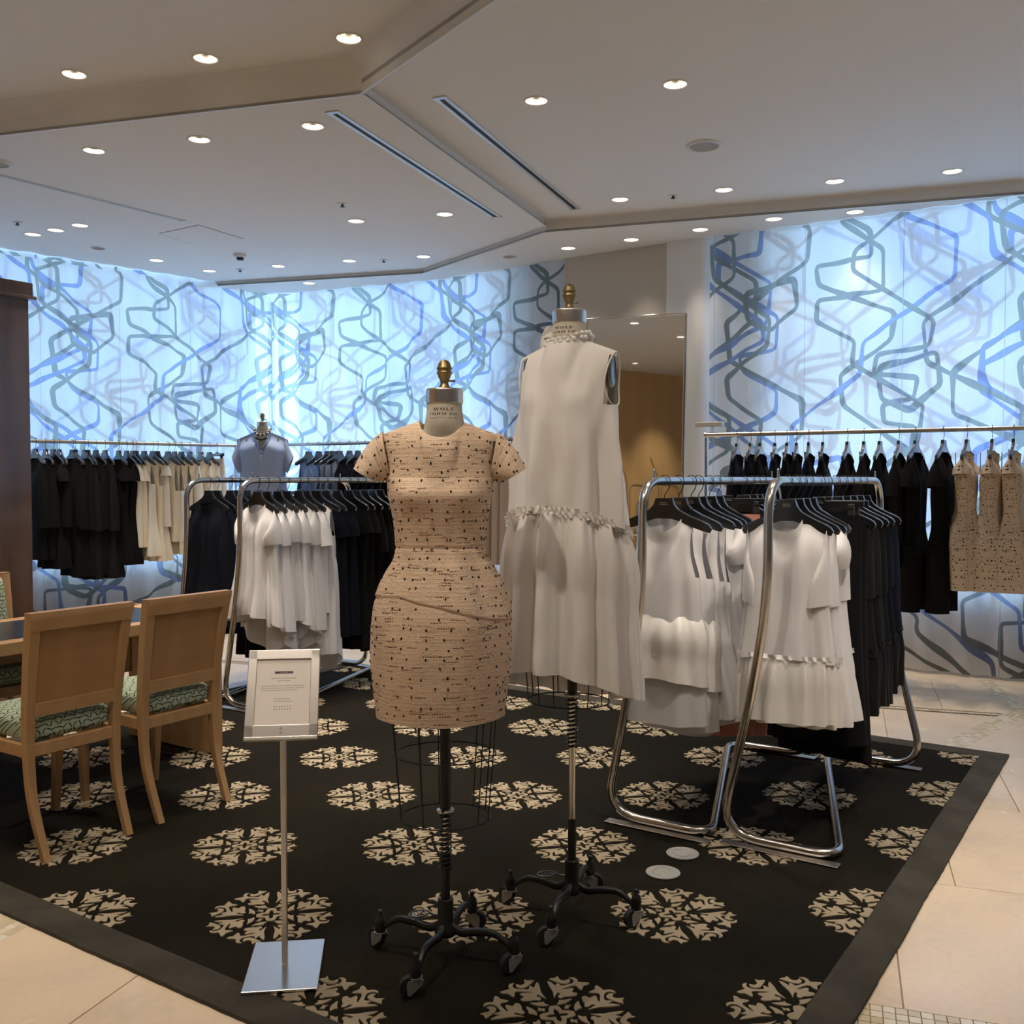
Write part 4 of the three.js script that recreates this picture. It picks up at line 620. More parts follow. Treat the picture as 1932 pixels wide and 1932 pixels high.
function dressForm(x, z, lift, bodyTurn, baseTurn, floorY, label, lean = 0) {
  const t = thing('dress_form', label, 'dress form', x, floorY, z, 0), Y = (y) => y + lift - floorY;
  const top = new THREE.Group(); top.name = 'torso_group'; // torso turned on its pole
  const tp = (name, geo, mat, parent = t) => { geo.rotateY(bodyTurn).translate(lean, 0, 0); return part(name, geo, mat, parent); };
  const torso = tp('torso', ell([[Y(1.672), 0.0515, 0.0515, 0], [Y(1.645), 0.0525, 0.053, 0], [Y(1.61), 0.0585, 0.058, 0.002], [Y(1.585), 0.066, 0.052, -0.004], [Y(1.555), 0.11, 0.05, -0.006], [Y(1.5), 0.13, 0.056, -0.004], [Y(1.40), 0.128, 0.08, 0.006], [Y(1.25), 0.112, 0.07, 0.004], [Y(1.12), 0.14, 0.09, 0], [Y(0.98), 0.16, 0.105, 0], [Y(0.85), 0.16, 0.105, 0]], 44, 44), M.linen);
  const print = tp('stencil_print', grid(16, 6, (u, v) => { const a = Math.PI / 2 + (0.5 - u) * 1.9, r = 0.0537 + 0.0085 * v * v; return [r * Math.cos(a), Y(1.664 - v * 0.058), r * Math.sin(a)]; }), M.neckPrint, torso);
  print.userData.label = 'black stencilled lettering';
  tp('neck_cap', lathe([[0.0005, Y(1.713)], [0.05, Y(1.713)], [0.053, Y(1.711)], [0.0545, Y(1.707)], [0.0545, Y(1.671)], [0.052, Y(1.669)]], 36), M.brushed);
  const fin = tp('finial', finialG.clone().translate(0, Y(1.712), 0), M.brass);
  tp('set_screw', mg([cyl(0.003, 0.003, 0.016, 8).rotateZ(Math.PI / 2).translate(0.02, Y(1.736), 0), ball(0.0045, 0.028, Y(1.736), 0, 10, 8)]), M.brass, fin);
  for (const s of [-1, 1]) { const plate = tp('arm_plate', mg([lathe([[0.0005, 0.004], [0.024, 0.004], [0.031, 0.001], [0.033, -0.006]], 28).scale(1.7, 1, 1).rotateZ(-s * Math.PI / 2).translate(s * 0.148, Y(1.512), 0)]), std(new THREE.Color(0.26, 0.29, 0.28), 0.25, { metalness: 0.8 })); }
  // wire cage below the hips
  const ring = (y, a, b) => wire(Array.from({ length: 20 }, (_, k) => V3(a * Math.cos(k * Math.PI / 10), Y(y), b * Math.sin(k * Math.PI / 10))), 0.0021, 60, 6, true);
  for (const [y, a, b] of [[0.845, 0.163, 0.125], [0.636, 0.150, 0.128], [0.446, 0.134, 0.118]]) tp('cage_ring', ring(y, a, b), M.blackWire);
  for (let k = 0; k < 10; k++) { const f = (k + (k % 2 ? -0.32 : 0)) * Math.PI / 5 + 0.35; tp('cage_wire', wire([[0.845, 0.163, 0.125], [0.74, 0.158, 0.128], [0.636, 0.150, 0.128], [0.446, 0.134, 0.118]].map(([y, a, b]) => V3(a * Math.cos(f), Y(y), b * Math.sin(f))), 0.0019, 12, 5), M.blackWire); }
  // pole, spring and rod
  const F = (y) => y - floorY;
  part('pole', cyl(0.0162, 0.0162, Y(1.0) - Y(0.466), 20, 0, (Y(1.0) + Y(0.466)) / 2, 0), M.blackIron, t);
  part('collar', lathe([[0.0115, Y(0.452)], [0.02, Y(0.452)], [0.0265, Y(0.462)], [0.026, Y(0.468)], [0.0165, Y(0.47)]], 28), M.chrome, t);
  const sTop = Y(0.452), sBot = Y(0.452) - 0.165;
  part('spring', new THREE.TubeGeometry(new (class extends THREE.Curve { getPoint(u) { const a = u * 2 * Math.PI * 12; return V3(0.0175 * Math.cos(a), lerp(sTop, sBot, u), 0.0175 * Math.sin(a)); } })(), 220, 0.0026, 6, false), M.blackIron, t);
  part('rod', cyl(0.0112, 0.0112, sTop - F(0.3), 16, 0, (sTop + F(0.3)) / 2, 0), M.rackTube, t); part('lower_tube', cyl(0.0135, 0.0135, F(0.335) - F(0.19), 18, 0, (F(0.335) + F(0.19)) / 2, 0), M.blackIron, t);
  // cast base with four legs on castors
  part('hub', lathe([[0.014, F(0.2)], [0.022, F(0.201)], [0.0235, F(0.196)], [0.0235, F(0.13)], [0.03, F(0.112)], [0.034, F(0.1)], [0.026, F(0.088)], [0.001, F(0.086)]], 28), M.blackIron, t);
  for (let k = 0; k < 4; k++) {
    const a = baseTurn + k * Math.PI / 2, ca = Math.cos(a), sa = Math.sin(a), cur = new THREE.CatmullRomCurve3([[0.018, 0.118], [0.05, 0.104], [0.10, 0.112], [0.155, 0.114], [0.195, 0.09], [0.212, 0.075]].map(([r, y]) => V3(r * ca, F(y), r * sa)));
    const leg = part('leg', grid(10, 22, (u, v) => { const p = cur.getPoint(v), f = u * 2 * Math.PI, w = lerp(0.0105, 0.008, v), h = lerp(0.0135, 0.0085, v); return [p.x - sa * w * spow(Math.cos(f), 0.7), p.y + h * spow(Math.sin(f), 0.7), p.z + ca * w * spow(Math.cos(f), 0.7)]; }, { closed: true }), M.blackIron, t);
    const cx = 0.216 * ca, cz = 0.216 * sa, sw = a + [2.2, 0.9, 0.4, 1.4][k], dx = Math.cos(sw), dz = Math.sin(sw), wx = cx + dx * 0.018, wz = cz + dz * 0.018;
    part('castor_socket', lathe([[0.0005, F(0.133)], [0.0065, F(0.133)], [0.0075, F(0.128)], [0.006, F(0.118)], [0.0125, F(0.112)], [0.0165, F(0.098)], [0.0165, F(0.068)], [0.012, F(0.064)]], 18).translate(cx, 0, cz), M.blackIron, leg);
    part('castor_fork', mg([cyl(0.0195, 0.018, 0.006, 18, cx, F(0.064), cz), ...[-1, 1].map((s) => new THREE.ExtrudeGeometry(shapeOf([[-0.02, 0.062], [0.024, 0.062], [0.028, 0.05], [0.026, 0.024], [0.018, 0.02], [0.008, 0.028], [-0.016, 0.048]]), { depth: 0.003, bevelEnabled: false }).translate(0, -floorY, s * 0.0135 - 0.0015).rotateY(-sw).translate(cx, 0, cz))]), M.fork, leg);
    part('castor_wheel', mg([new THREE.CylinderGeometry(0.0285, 0.0285, 0.018, 24).rotateX(Math.PI / 2).rotateY(-sw).translate(wx, F(floorY + 0.0292), wz), new THREE.TorusGeometry(0.0262, 0.0032, 8, 24).rotateY(-sw).translate(wx, F(floorY + 0.0292), wz)]), M.rubber, leg);
  }
  const pa = baseTurn + Math.PI - 0.42; // foot pedal of raised bars
  const ped = part('pedal', mg([wire([[-0.03, 0], [-0.01, 0.02], [0.02, 0.018], [0.034, 0], [0.02, -0.018], [-0.01, -0.02]].map(([a, b]) => V3(a, 0, b)), 0.0028, 30, 6, true), ...[-0.012, 0, 0.012, 0.022].map((o) => box(0.003, 0.003, 0.03 - Math.abs(o) * 0.4, o, 0, 0)), wire([V3(0.03, 0, 0), V3(0.05, -0.012, 0), V3(0.075, -0.014, 0)], 0.003, 10, 6)]), M.pedal, t); ped.position.set(-0.085, F(0.135), -0.04); ped.rotation.y = 0.35;
  return t;
}

// form A: beige tweed dress
const AX = -0.198, AZ = -2.9;
dressForm(AX, AZ, 0, 0.04, 0.33, FLOOR_RUG, 'dress form on castors wearing the beige tweed dress, cage showing below');
const rowsA = [[1.49, 0.158, 0.078, 0.074], [1.447, 0.156, 0.100, 0.082], [1.402, 0.151, 0.122, 0.085], [1.346, 0.141, 0.110, 0.080], [1.29, 0.134, 0.096, 0.076], [1.252, 0.1315, 0.092, 0.076], [1.225, 0.136, 0.098, 0.084], [1.193, 0.150, 0.115, 0.10], [1.135, 0.175, 0.140, 0.125], [1.08, 0.196, 0.158, 0.14], [1.034, 0.2055, 0.168, 0.15], [0.942, 0.2065, 0.172, 0.152], [0.845, 0.2, 0.165, 0.145], [0.752, 0.191, 0.156, 0.138]];
function dressA(u, v) { // u round the body, v from the neck and shoulders to the hem
  const th = u * 2 * Math.PI, c = Math.cos(th), s = Math.sin(th), ex = spow(c, 0.92), fr = s >= 0, sh = 0.176, nk = 0.061, V = 0.16;
  if (v < V) {
    const w = v / V, X0 = sh * spow(c, 0.8), a = Math.abs(X0), k = a < nk ? Math.sqrt(1 - (a / nk) ** 2) : 0;
    const ytop = a < nk ? 1.619 - (fr ? 0.05 : 0.012) * k : 1.619 - 0.042 * (a - nk) / (sh - nk) ** 1, ztop = (a < nk ? 0.064 * k : 0) * Math.sign(s) + 0.006 * spow(s, 0.7), [hw, df, db] = rowsA[1].slice(1);
    const y0 = 1.447 + 0.0 * w, bulge = (fr ? 0.03 * Math.exp(-((a - 0.07) ** 2) / 0.004) : 0.016) * Math.sin(Math.PI * w) * (1 - w);
    return [lerp(X0, hw * ex, smooth(w)) * (1 - 0.04 * Math.sin(Math.PI * w) * c * c), lerp(ytop, y0, w), lerp(ztop, (fr ? df : db) * spow(s, 0.88), 0.6 * Math.pow(w, 0.6) + 0.4 * w) + bulge * Math.sign(s) * Math.abs(s)];
  }
  const w = (v - V) / (1 - V), y = lerp(1.447, 0.752, w), [hw, df, db] = table(rowsA, y);
  let k = 0;
  if (fr) k += 0.017 * Math.exp(-((y - 1.405) ** 2) / 0.0016) * (Math.exp(-((hw * c - 0.072) ** 2) / 0.0022) + Math.exp(-((hw * c + 0.072) ** 2) / 0.0022));
  const hip = smooth((1.25 - y) / 0.08) * smooth((y - 0.90) / 0.2); // soft pleats fan out from the waist
  k += hip * (0.010 * Math.sin(5 * th + 0.6 + (1.25 - y) * 5) + 0.008 * Math.sin(9 * th + 2 + (1.25 - y) * 9) + 0.006 * noise.noise(c * 3 + 2, y * 7, s * 3));
  const seam = 1.082 - 0.03 * c * (s > 0 ? 1 : 0.4) - 0.012 * Math.sin(2 * th + 0.5); // hip flap edge
  k += (y > seam ? 0.0042 * smooth(1 - (y - seam) / 0.09) : 0) - 0.0015 * Math.exp(-((y - seam + 0.004) ** 2) / 0.00003);
  k -= 0.0035 * Math.exp(-((y - 1.249) ** 2) / 0.00002); // waist seam
  k += 0.003 * noise.noise(c * 6, y * 14, s * 6 + 4) * smooth((1.447 - y) / 0.05);
  return [hw * ex + k * c, y + (y < 0.78 ? 0.004 * Math.sin(3 * th) : 0), (fr ? df : db) * spow(s, 0.88) + k * s];
}
{
  const dress = thing('tweed_dress', 'beige tweed dress with black dots on the front dress form', 'dress', AX - 0.013, 0, AZ, 0.04);
  part('body', grid(150, 230, dressA, { closed: true, uv: (u, v, p) => [u * 2.2, p[1] * 2] }), M.tweed, dress);
  const slv = (s) => (u, v) => { const f = u * 2 * Math.PI, e = Math.pow(v, 0.9), tx = lerp(0.168, 0.252, e), ty = lerp(1.587, 1.480, Math.pow(v, 1.15)), bx = lerp(0.142, 0.187, v), by = lerp(1.447, 1.441, v), d = lerp(0.05, 0.072, smooth(v)), q = f + (Math.cos(f) > 0 ? 0 : 0); return [s * ((tx + bx) / 2 + (tx - bx) / 2 * Math.cos(q) + 0.006 * Math.sin(Math.PI * v) * Math.cos(f)), (ty + by) / 2 + (ty - by) / 2 * Math.cos(q), d * spow(Math.sin(q), 0.9)]; };
  for (const s of [-1, 1]) part('sleeve', grid(36, 16, slv(s), { closed: true, uv: (u, v) => [u * 0.7, v * 0.3] }), M.tweed, dress);
  // knotted black beads standing proud of the weave
  const beads = new THREE.InstancedMesh(new THREE.SphereGeometry(0.0034, 8, 6), std(new THREE.Color(0.012, 0.009, 0.008), 0.35), 900), m4 = new THREE.Matrix4(); let n = 0;
  const put = (p, f) => { m4.compose(V3(...p), new THREE.Quaternion().setFromEuler(new THREE.Euler(0, 0, rr(-0.3, 0.3))), V3(0.85, rr(0.9, 1.6), 0.8)); beads.setMatrixAt(n++, m4); };
  for (let j = 1; j < 30; j++) { const cnt = 25; for (let i = 0; i < cnt; i++) { if (rnd() < 0.2) continue; const u = (i + rr(0.1, 0.9) + (j % 2) * 0.5) / cnt % 1; put(dressA(u, (j + rr(-0.12, 0.12)) / 30)); } }
  for (const s of [-1, 1]) for (let j = 0; j < 4; j++) for (let i = 0; i < 9; i++) put(slv(s)((i + rnd()) / 9 % 1, (j + rr(0.3, 0.7)) / 4));
  beads.count = n; beads.name = 'bead_knots'; beads.userData.kind = 'stuff'; beads.castShadow = true; dress.add(beads);
}

// form B: tall, white ruffled trapeze dress, turned a little to the left
const BX = 0.197, BZ = -3.2, BT = -0.42;
dressForm(BX, BZ, 0.28, BT, 0.36, FLOOR_RUG, 'tall dress form on castors wearing the white sleeveless dress', -0.012);
{
  const d = thing('white_dress', 'white sleeveless high-neck dress with ruffled seam on the tall form', 'dress', BX - 0.012, 0, BZ, BT - 0.12);
  const poplin = phys(new THREE.Color(0.80, 0.765, 0.72), 0.62, { sheen: 0.2, sheenRoughness: 0.5, bumpMap: weaveBump, bumpScale: 0.0001, transmission: 0.06, thickness: 0 });
  const rows = [[1.78, 0.165, 0.103, 0.088], [1.70, 0.166, 0.118, 0.10], [1.62, 0.170, 0.135, 0.11], [1.50, 0.178, 0.145, 0.125], [1.36, 0.190, 0.155, 0.14], [1.20, 0.20, 0.165, 0.15]];
  const seamY = (s) => 1.285 + 0.066 * Math.max(0, s) ** 1.3 - 0.05 * Math.max(0, -s);
  const bustB = (y, x, fr) => fr ? 0.014 * Math.exp(-((y - 1.70) ** 2) / 0.0035) * (Math.exp(-((x - 0.07) ** 2) / 0.003) + Math.exp(-((x + 0.07) ** 2) / 0.003)) : 0;
  const up = (u, v) => {
    const th = u * 2 * Math.PI, c = Math.cos(th), s = Math.sin(th), fr = s >= 0, sh = 0.168, nk = 0.0605, V = 0.3;
    const pl = (y) => { const k = smooth((1.74 - y) / 0.3); return k * (0.015 * Math.sin(7 * th + 0.8) + 0.010 * Math.sin(12 * th + 2 + y * 2) + 0.018 * noise.noise(c * 2.2, y * 3, s * 2.2)) + 0.004 * noise.noise(c * 5 + 1, y * 9, s * 5); };
    if (v < V) { const w = v / V, X0 = sh * spow(c, 0.8), a = Math.abs(X0), k = a < nk ? Math.sqrt(1 - (a / nk) ** 2) : 0, ytop = a < nk ? 1.895 - 0.004 * k : 1.893 - 0.042 * (a - nk) / (sh - nk), ztop = (a < nk ? 0.0605 * k : 0) * Math.sign(s) + 0.006 * spow(s, 0.7), [hw, df, db] = rows[1].slice(1);
      const sw = 0.7 * Math.pow(w, 0.5) + 0.3 * Math.sin(Math.PI / 2 * w), y = lerp(ytop, 1.70, w), b = 0.014 * Math.sin(Math.PI * w) * (1 - w) + bustB(y, hw * c, fr) * smooth(w); return [lerp(X0, hw * c, smooth(w)) + (pl(y) * w + bustB(y, hw * c, fr) * smooth(w)) * c, y, lerp(ztop, (fr ? df : db) * spow(s, 0.9), sw) + (b + pl(y) * w) * s]; }
    const w = (v - V) / (1 - V), y = lerp(1.70, seamY(s), w), [hw, df, db] = table(rows, y);
    const bust = bustB(y, hw * c, fr);
    return [hw * c + (pl(y) + bust) * c, y, (fr ? df : db) * spow(s, 0.9) + (pl(y) + bust) * s];
  };
  part('bodice', grid(150, 90, up, { closed: true, uv: (u, v) => [u * 4, v * 3], skip: (u, v) => { const c = Math.cos(u * 2 * Math.PI); const y = v < 0.3 ? v / 0.3 : 1 + (v - 0.3); return Math.abs(c) > 0.9 && v > 0.03 && v < 0.33; } }), poplin, d);
  for (const s of [-1, 1]) part('armhole_binding', wire([[0.166, 1.846, 0.01], [0.158, 1.80, 0.045], [0.152, 1.74, 0.056], [0.160, 1.688, 0.03], [0.160, 1.686, -0.03], [0.152, 1.74, -0.05], [0.158, 1.80, -0.042], [0.166, 1.846, -0.01]].map(([x, y, z]) => V3(s * x, y, z)), 0.003, 50, 6, true), poplin, d);
  part('collar_band', ell([[1.900, 0.0605, 0.0605, 0], [1.890, 0.0625, 0.0625, 0], [1.880, 0.068, 0.066, 0]], 40, 4), poplin, d);
  const skirt = (u, v) => {
    const th = u * 2 * Math.PI, c = Math.cos(th), s = Math.sin(th), y0 = seamY(s), y1 = 0.755 + 0.095 * Math.max(0, s) ** 1.2 - 0.05 * Math.max(0, -s), y = lerp(y0, y1, v), e = Math.pow(v, 0.6);
    const g = 0.55 + 0.9 * Math.abs(noise.noise(th * 1.1 + 3, 7, 0)), f = Math.sin(13 * th + 1.2 + 1.1 * noise.noise(th * 1.7, 2, 0)), fine = Math.sin(41 * th + 3 * noise.noise(th * 3, 5, 0));
    const k = (0.012 + 0.026 * e) * g * (f > 0 ? Math.pow(f, 0.6) : -Math.pow(-f, 1.8)) + 0.0045 * fine * Math.pow(1 - v, 2.2) + 0.010 * Math.sin(Math.PI * Math.min(1, v * 2.2)) + 0.006 * noise.noise(c * 4, y * 6, s * 4);
    const hw = lerp(0.194, 0.232, e), df = lerp(0.158, 0.215, e), db = lerp(0.145, 0.20, e);
    return [hw * c + k * c, y, (s >= 0 ? df : db) * s + k * s];
  };
  part('skirt_tier', grid(300, 60, skirt, { closed: true, uv: (u, v) => [u * 5, v * 2] }), poplin, d);
  part('ruffle', grid(420, 6, (u, v) => { const th = u * 2 * Math.PI, c = Math.cos(th), s = Math.sin(th), o = 0.013 + (0.003 + 0.007 * Math.abs(v - 0.55) * 2) * Math.sin(62 * th + 2.5 * Math.sin(9 * th) + 2.0 * v) + 0.004 * noise.noise(th * 9, v * 3, 1), y = seamY(s) + 0.016 - 0.026 * v + 0.003 * Math.sin(31 * th + 1); return [(0.196 + o) * c, y, ((s >= 0 ? 0.16 : 0.147) + o) * s]; }, { closed: true }), poplin, d);
  // tied bow at the nape
  const bow = (pts, w) => { const cv = new THREE.CatmullRomCurve3(pts.map((p) => V3(...p))); return grid(4, 30, (u, v) => { const p = cv.getPoint(v), k = w * (0.35 + 0.65 * Math.sin(Math.PI * Math.min(1, v * 1.02))); return [p.x + (u - 0.5) * k * 0.35, p.y + (u - 0.5) * k, p.z + 0.004 * Math.sin(u * 6 + v * 9)]; }); };
  part('bow', mg([bow([[-0.06, 1.91, -0.025], [-0.095, 1.935, -0.03], [-0.12, 1.915, -0.03], [-0.10, 1.893, -0.03], [-0.062, 1.905, -0.028]], 0.045), bow([[-0.06, 1.915, -0.03], [-0.075, 1.955, -0.045], [-0.095, 1.945, -0.055], [-0.07, 1.91, -0.04]], 0.04), bow([[-0.05, 1.905, -0.05], [-0.08, 1.85, -0.11], [-0.09, 1.72, -0.14]], 0.04), ball(0.013, -0.062, 1.908, -0.028, 12, 8)]), poplin, d);
}
{ // pearls in two rows
  const n = thing('pearl_necklace', 'cluster of white pearls around the tall form\'s neck', 'necklace', BX - 0.012, 0, BZ, BT), pm = phys(new THREE.Color(0.80, 0.77, 0.73), 0.18, { clearcoat: 0.6, clearcoatRoughness: 0.1, sheen: 0.2 }), gs = [0.0082, 0.0068, 0.0088].map((r) => new THREE.SphereGeometry(r, 14, 10));
  for (let row = 0; row < 2; row++) for (let k = 0; k < 22; k++) { const a = (k + row * 0.4 + rr(-0.15, 0.15)) / 22 * 2 * Math.PI, i = Math.floor(rnd() * 3), m = part('pearl', gs[i], pm, n), r = 0.0665 + 0.006 * row + rr(0, 0.003); m.position.set(r * Math.cos(a), 1.908 + 0.014 * Math.cos(a - 0.5) - row * 0.013 - 0.02 * Math.max(0, Math.sin(a)) + rr(-0.002, 0.002), r * Math.sin(a)); }
}
// form C: in the far corner, blue blouse
const CX = -2.36, CZ = -9.35, CT = 0.12;
dressForm(CX, CZ, 0.275, CT, 0.2, 0, 'small far dress form in the corner wearing the blue blouse');
{
  const d = thing('blouse', 'light blue wide-sleeved blouse on the far corner form', 'blouse', CX, 0, CZ, CT), rows = [[0, 0.25, 0.012], [-0.15, 0.235, 0.12], [-0.4, 0.205, 0.14], [-1, 0.23, 0.15]];
  part('body', grid(64, 30, (u, v) => { const th = u * 2 * Math.PI, c = Math.cos(th), s = Math.sin(th), fr = s >= 0, sh = 0.235, nk = 0.066, X0 = sh * spow(c, 0.8), a = Math.abs(X0), k = a < nk ? 1 - a / nk : 0, ytop = a < nk ? 1.893 - (fr ? 0.17 : 0.01) * k : 1.893 - 0.075 * (a - nk) / (sh - nk), ztop = (a < nk ? (fr ? lerp(0.062, 0.10, k) : -0.06) * Math.sqrt(1 - (a / nk) ** 2 * 0.9) : 0) + 0.008 * s, [hw, hd] = table(rows, -v), f = 0.012 * v * Math.sin(8 * th + 1); return [lerp(X0, hw * spow(c, 0.9), smooth(v / 0.2)) + f * c, lerp(ytop, 1.17, v), lerp(ztop, hd * spow(s, 0.85), smooth(v / 0.2)) + f * s]; }, { closed: true }), M.blouse, d);
  for (const s of [-1, 1]) part('sleeve', grid(28, 10, (u, v) => { const f = u * 2 * Math.PI, tx = lerp(0.21, 0.285, v), ty = lerp(1.83, 1.66, v), bx = lerp(0.18, 0.225, v), by = lerp(1.55, 1.50, v), dd = lerp(0.06, 0.1, v); return [s * ((tx + bx) / 2 + (tx - bx) / 2 * Math.cos(f)), (ty + by) / 2 + (ty - by) / 2 * Math.cos(f), dd * Math.sin(f) * 0.8]; }, { closed: true }), M.blouse, d);
  for (const y of [1.70, 1.665, 1.63]) part('button', ball(0.007, 0.002, y, 0.142, 10, 8), M.plastic, d);
  part('collar', mg([-1, 1].map((s) => grid(2, 6, (u, v) => [s * lerp(0.06, 0.012, v) + s * 0.03 * u * Math.sin(Math.PI * v), lerp(1.90, 1.735, v), lerp(0.02, 0.125, v) + 0.01 * u]))), M.blouse, d);
  const n = thing('bead_necklace', 'black and white bead necklace on the far corner form', 'necklace', CX, 0, CZ, CT), bw = [M.rubber, std(new THREE.Color(0.75, 0.74, 0.7), 0.4)], bg = new THREE.SphereGeometry(0.011, 10, 8);
  for (let k = 0; k < 26; k++) { const a = k / 26 * 2 * Math.PI, m = part('bead', bg, bw[k % 2], n), fr = Math.max(0, Math.sin(a)); m.position.set(0.075 * Math.cos(a), 1.915 - 0.055 * fr, 0.075 * Math.sin(a) + 0.02 * fr); }
  for (let k = 0; k < 7; k++) { const m = part('bead', bg, bw[0], n); m.position.set((k - 3) * 0.014, 1.835 - 0.02 * Math.cos((k - 3) * 0.4), 0.108); }
}

// ------------------------------------------------------------ sign stand
{
  const t = thing('sign_stand', 'steel floor sign stand with framed notice beside the tweed dress', 'sign', -0.668, FLOOR_RUG, -2.855, 0.12);
  part('base_plate', rbox(0.212, 0.009, 0.30, 0.003, 0, 0.0045, 0.0), std(new THREE.Color(0.86, 0.86, 0.86), 0.24, { metalness: 1, bumpMap: plasterBump, bumpScale: 0.0003 }), t);
  part('pole', rbox(0.017, 0.72, 0.017, 0.003, 0, 0.37, 0), M.brushed, t);
  const f = part('frame', mg([rbox(0.026, 0.262, 0.012, 0.002, -0.0905, 0, 0), rbox(0.026, 0.262, 0.012, 0.002, 0.0905, 0, 0), rbox(0.207, 0.03, 0.012, 0.002, 0, 0.1165, 0), rbox(0.207, 0.036, 0.012, 0.002, 0, -0.1135, 0), box(0.19, 0.25, 0.005, 0, 0, -0.003), rbox(0.207, 0.01, 0.02, 0.002, 0, -0.134, -0.003)]), M.brushed, t);
  f.position.set(0, 0.812, 0.0); f.rotation.x = -0.52;
  for (const y of [-0.106, -0.118]) part('screw', cyl(0.0035, 0.0035, 0.002, 12).rotateX(Math.PI / 2).translate(0, y, 0.0068), M.chrome, f);
  const paper = canvasTex(768, 960, (c, W, H) => {
    c.fillStyle = '#efe8df'; c.fillRect(0, 0, W, H); c.fillStyle = '#4d4152'; c.fillRect(258, 172, 258, 34); c.fillStyle = '#9a90a0'; for (let k = 0; k < 9; k++) c.fillRect(330 + k * 13, 182, 8, 13);
    c.fillStyle = '#3b3733'; c.textAlign = 'center'; c.font = '23px sans-serif'; c.fillText('YOKO CHAN & YOKO CHAN PETITE', W / 2 + 4, 282);
    const scrawl = (x, y, w, h) => { for (let i = x; i < x + w;) { const g = h * (0.5 + 0.5 * rnd()); for (let k = 0; k < 4; k++) { if (rnd() < 0.5) c.fillRect(i, y + rnd() * h, g, 1.8); else c.fillRect(i + rnd() * g, y, 1.8, h * (0.4 + 0.6 * rnd())); } i += g + 4; } };
    scrawl(298, 302, 180, 13); scrawl(78, 376, 600, 14); scrawl(78, 408, 600, 14); scrawl(78, 440, 500, 14); scrawl(272, 566, 220, 13); scrawl(272, 600, 245, 13);
    c.font = 'bold 25px sans-serif'; const sp = (s, y) => [...s].forEach((ch, i) => c.fillText(ch, 276 + i * 36, y)); sp('BARNEYS', 690); sp('NEWYORK', 728);
  });
  part('notice', new THREE.PlaneGeometry(0.158, 0.20).translate(0, 0.001, 0.0012), std(0xffffff, 0.7, { map: paper }), f, 'white printed notice');
}

// ------------------------------------------------------------ chairs, desk, cabinet
const chairCloth = canvasTex(512, 512, (c, W, H) => {
  c.fillStyle = '#a6b39b'; c.fillRect(0, 0, W, H); c.fillStyle = 'rgba(190,200,178,0.35)'; for (let i = 0; i < 3000; i++) c.fillRect(rnd() * W, rnd() * H, 2, 2);
  c.lineCap = 'round'; const N = 14; for (let j = 0; j < N; j++) for (let i = 0; i < N; i++) { const x = (i + 0.5 + 0.25 * Math.sin(j * 1.7)) * W / N, y = (j + 0.5) * H / N, a = ((i + j) % 2 ? 0.55 : -0.65) + 0.5 * Math.sin(i * 2.1 + j), l = 17; for (const ox of [-W, 0, W]) for (const oy of [-H, 0, H]) { c.strokeStyle = '#2f3d2b'; c.lineWidth = 8; c.beginPath(); c.moveTo(x - l * Math.cos(a) + ox, y - l * Math.sin(a) + oy); c.quadraticCurveTo(x + 7 * Math.sin(a) + ox, y - 7 * Math.cos(a) + oy, x + l * Math.cos(a) + ox, y + l * Math.sin(a) + oy); c.stroke(); } }
});
M.chairCloth = phys(0xffffff, 0.85, { map: chairCloth, sheen: 0.2, sheenRoughness: 0.4, sheenColor: new THREE.Color(0.4, 0.43, 0.34), bumpMap: chairCloth, bumpScale: -0.0012 });
function legGeo(pts, w0, w1) { // square-section leg through points [x, y, z]
  const cv = new THREE.CatmullRomCurve3(pts.map((p) => V3(...p)));
  return mg([grid(16, 18, (u, v) => { const p = cv.getPoint(v), f = u * 2 * Math.PI, w = lerp(w0, w1, v) / 2; return [p.x + w * spow(Math.cos(f), 0.25), p.y, p.z + w * spow(Math.sin(f), 0.25)]; }, { closed: true, uv: (u, v) => [u * 0.3, v] }), box(w1 * 0.92, 0.002, w1 * 0.92, pts.at(-1)[0], pts.at(-1)[1] + 0.001, pts.at(-1)[2])]);
}
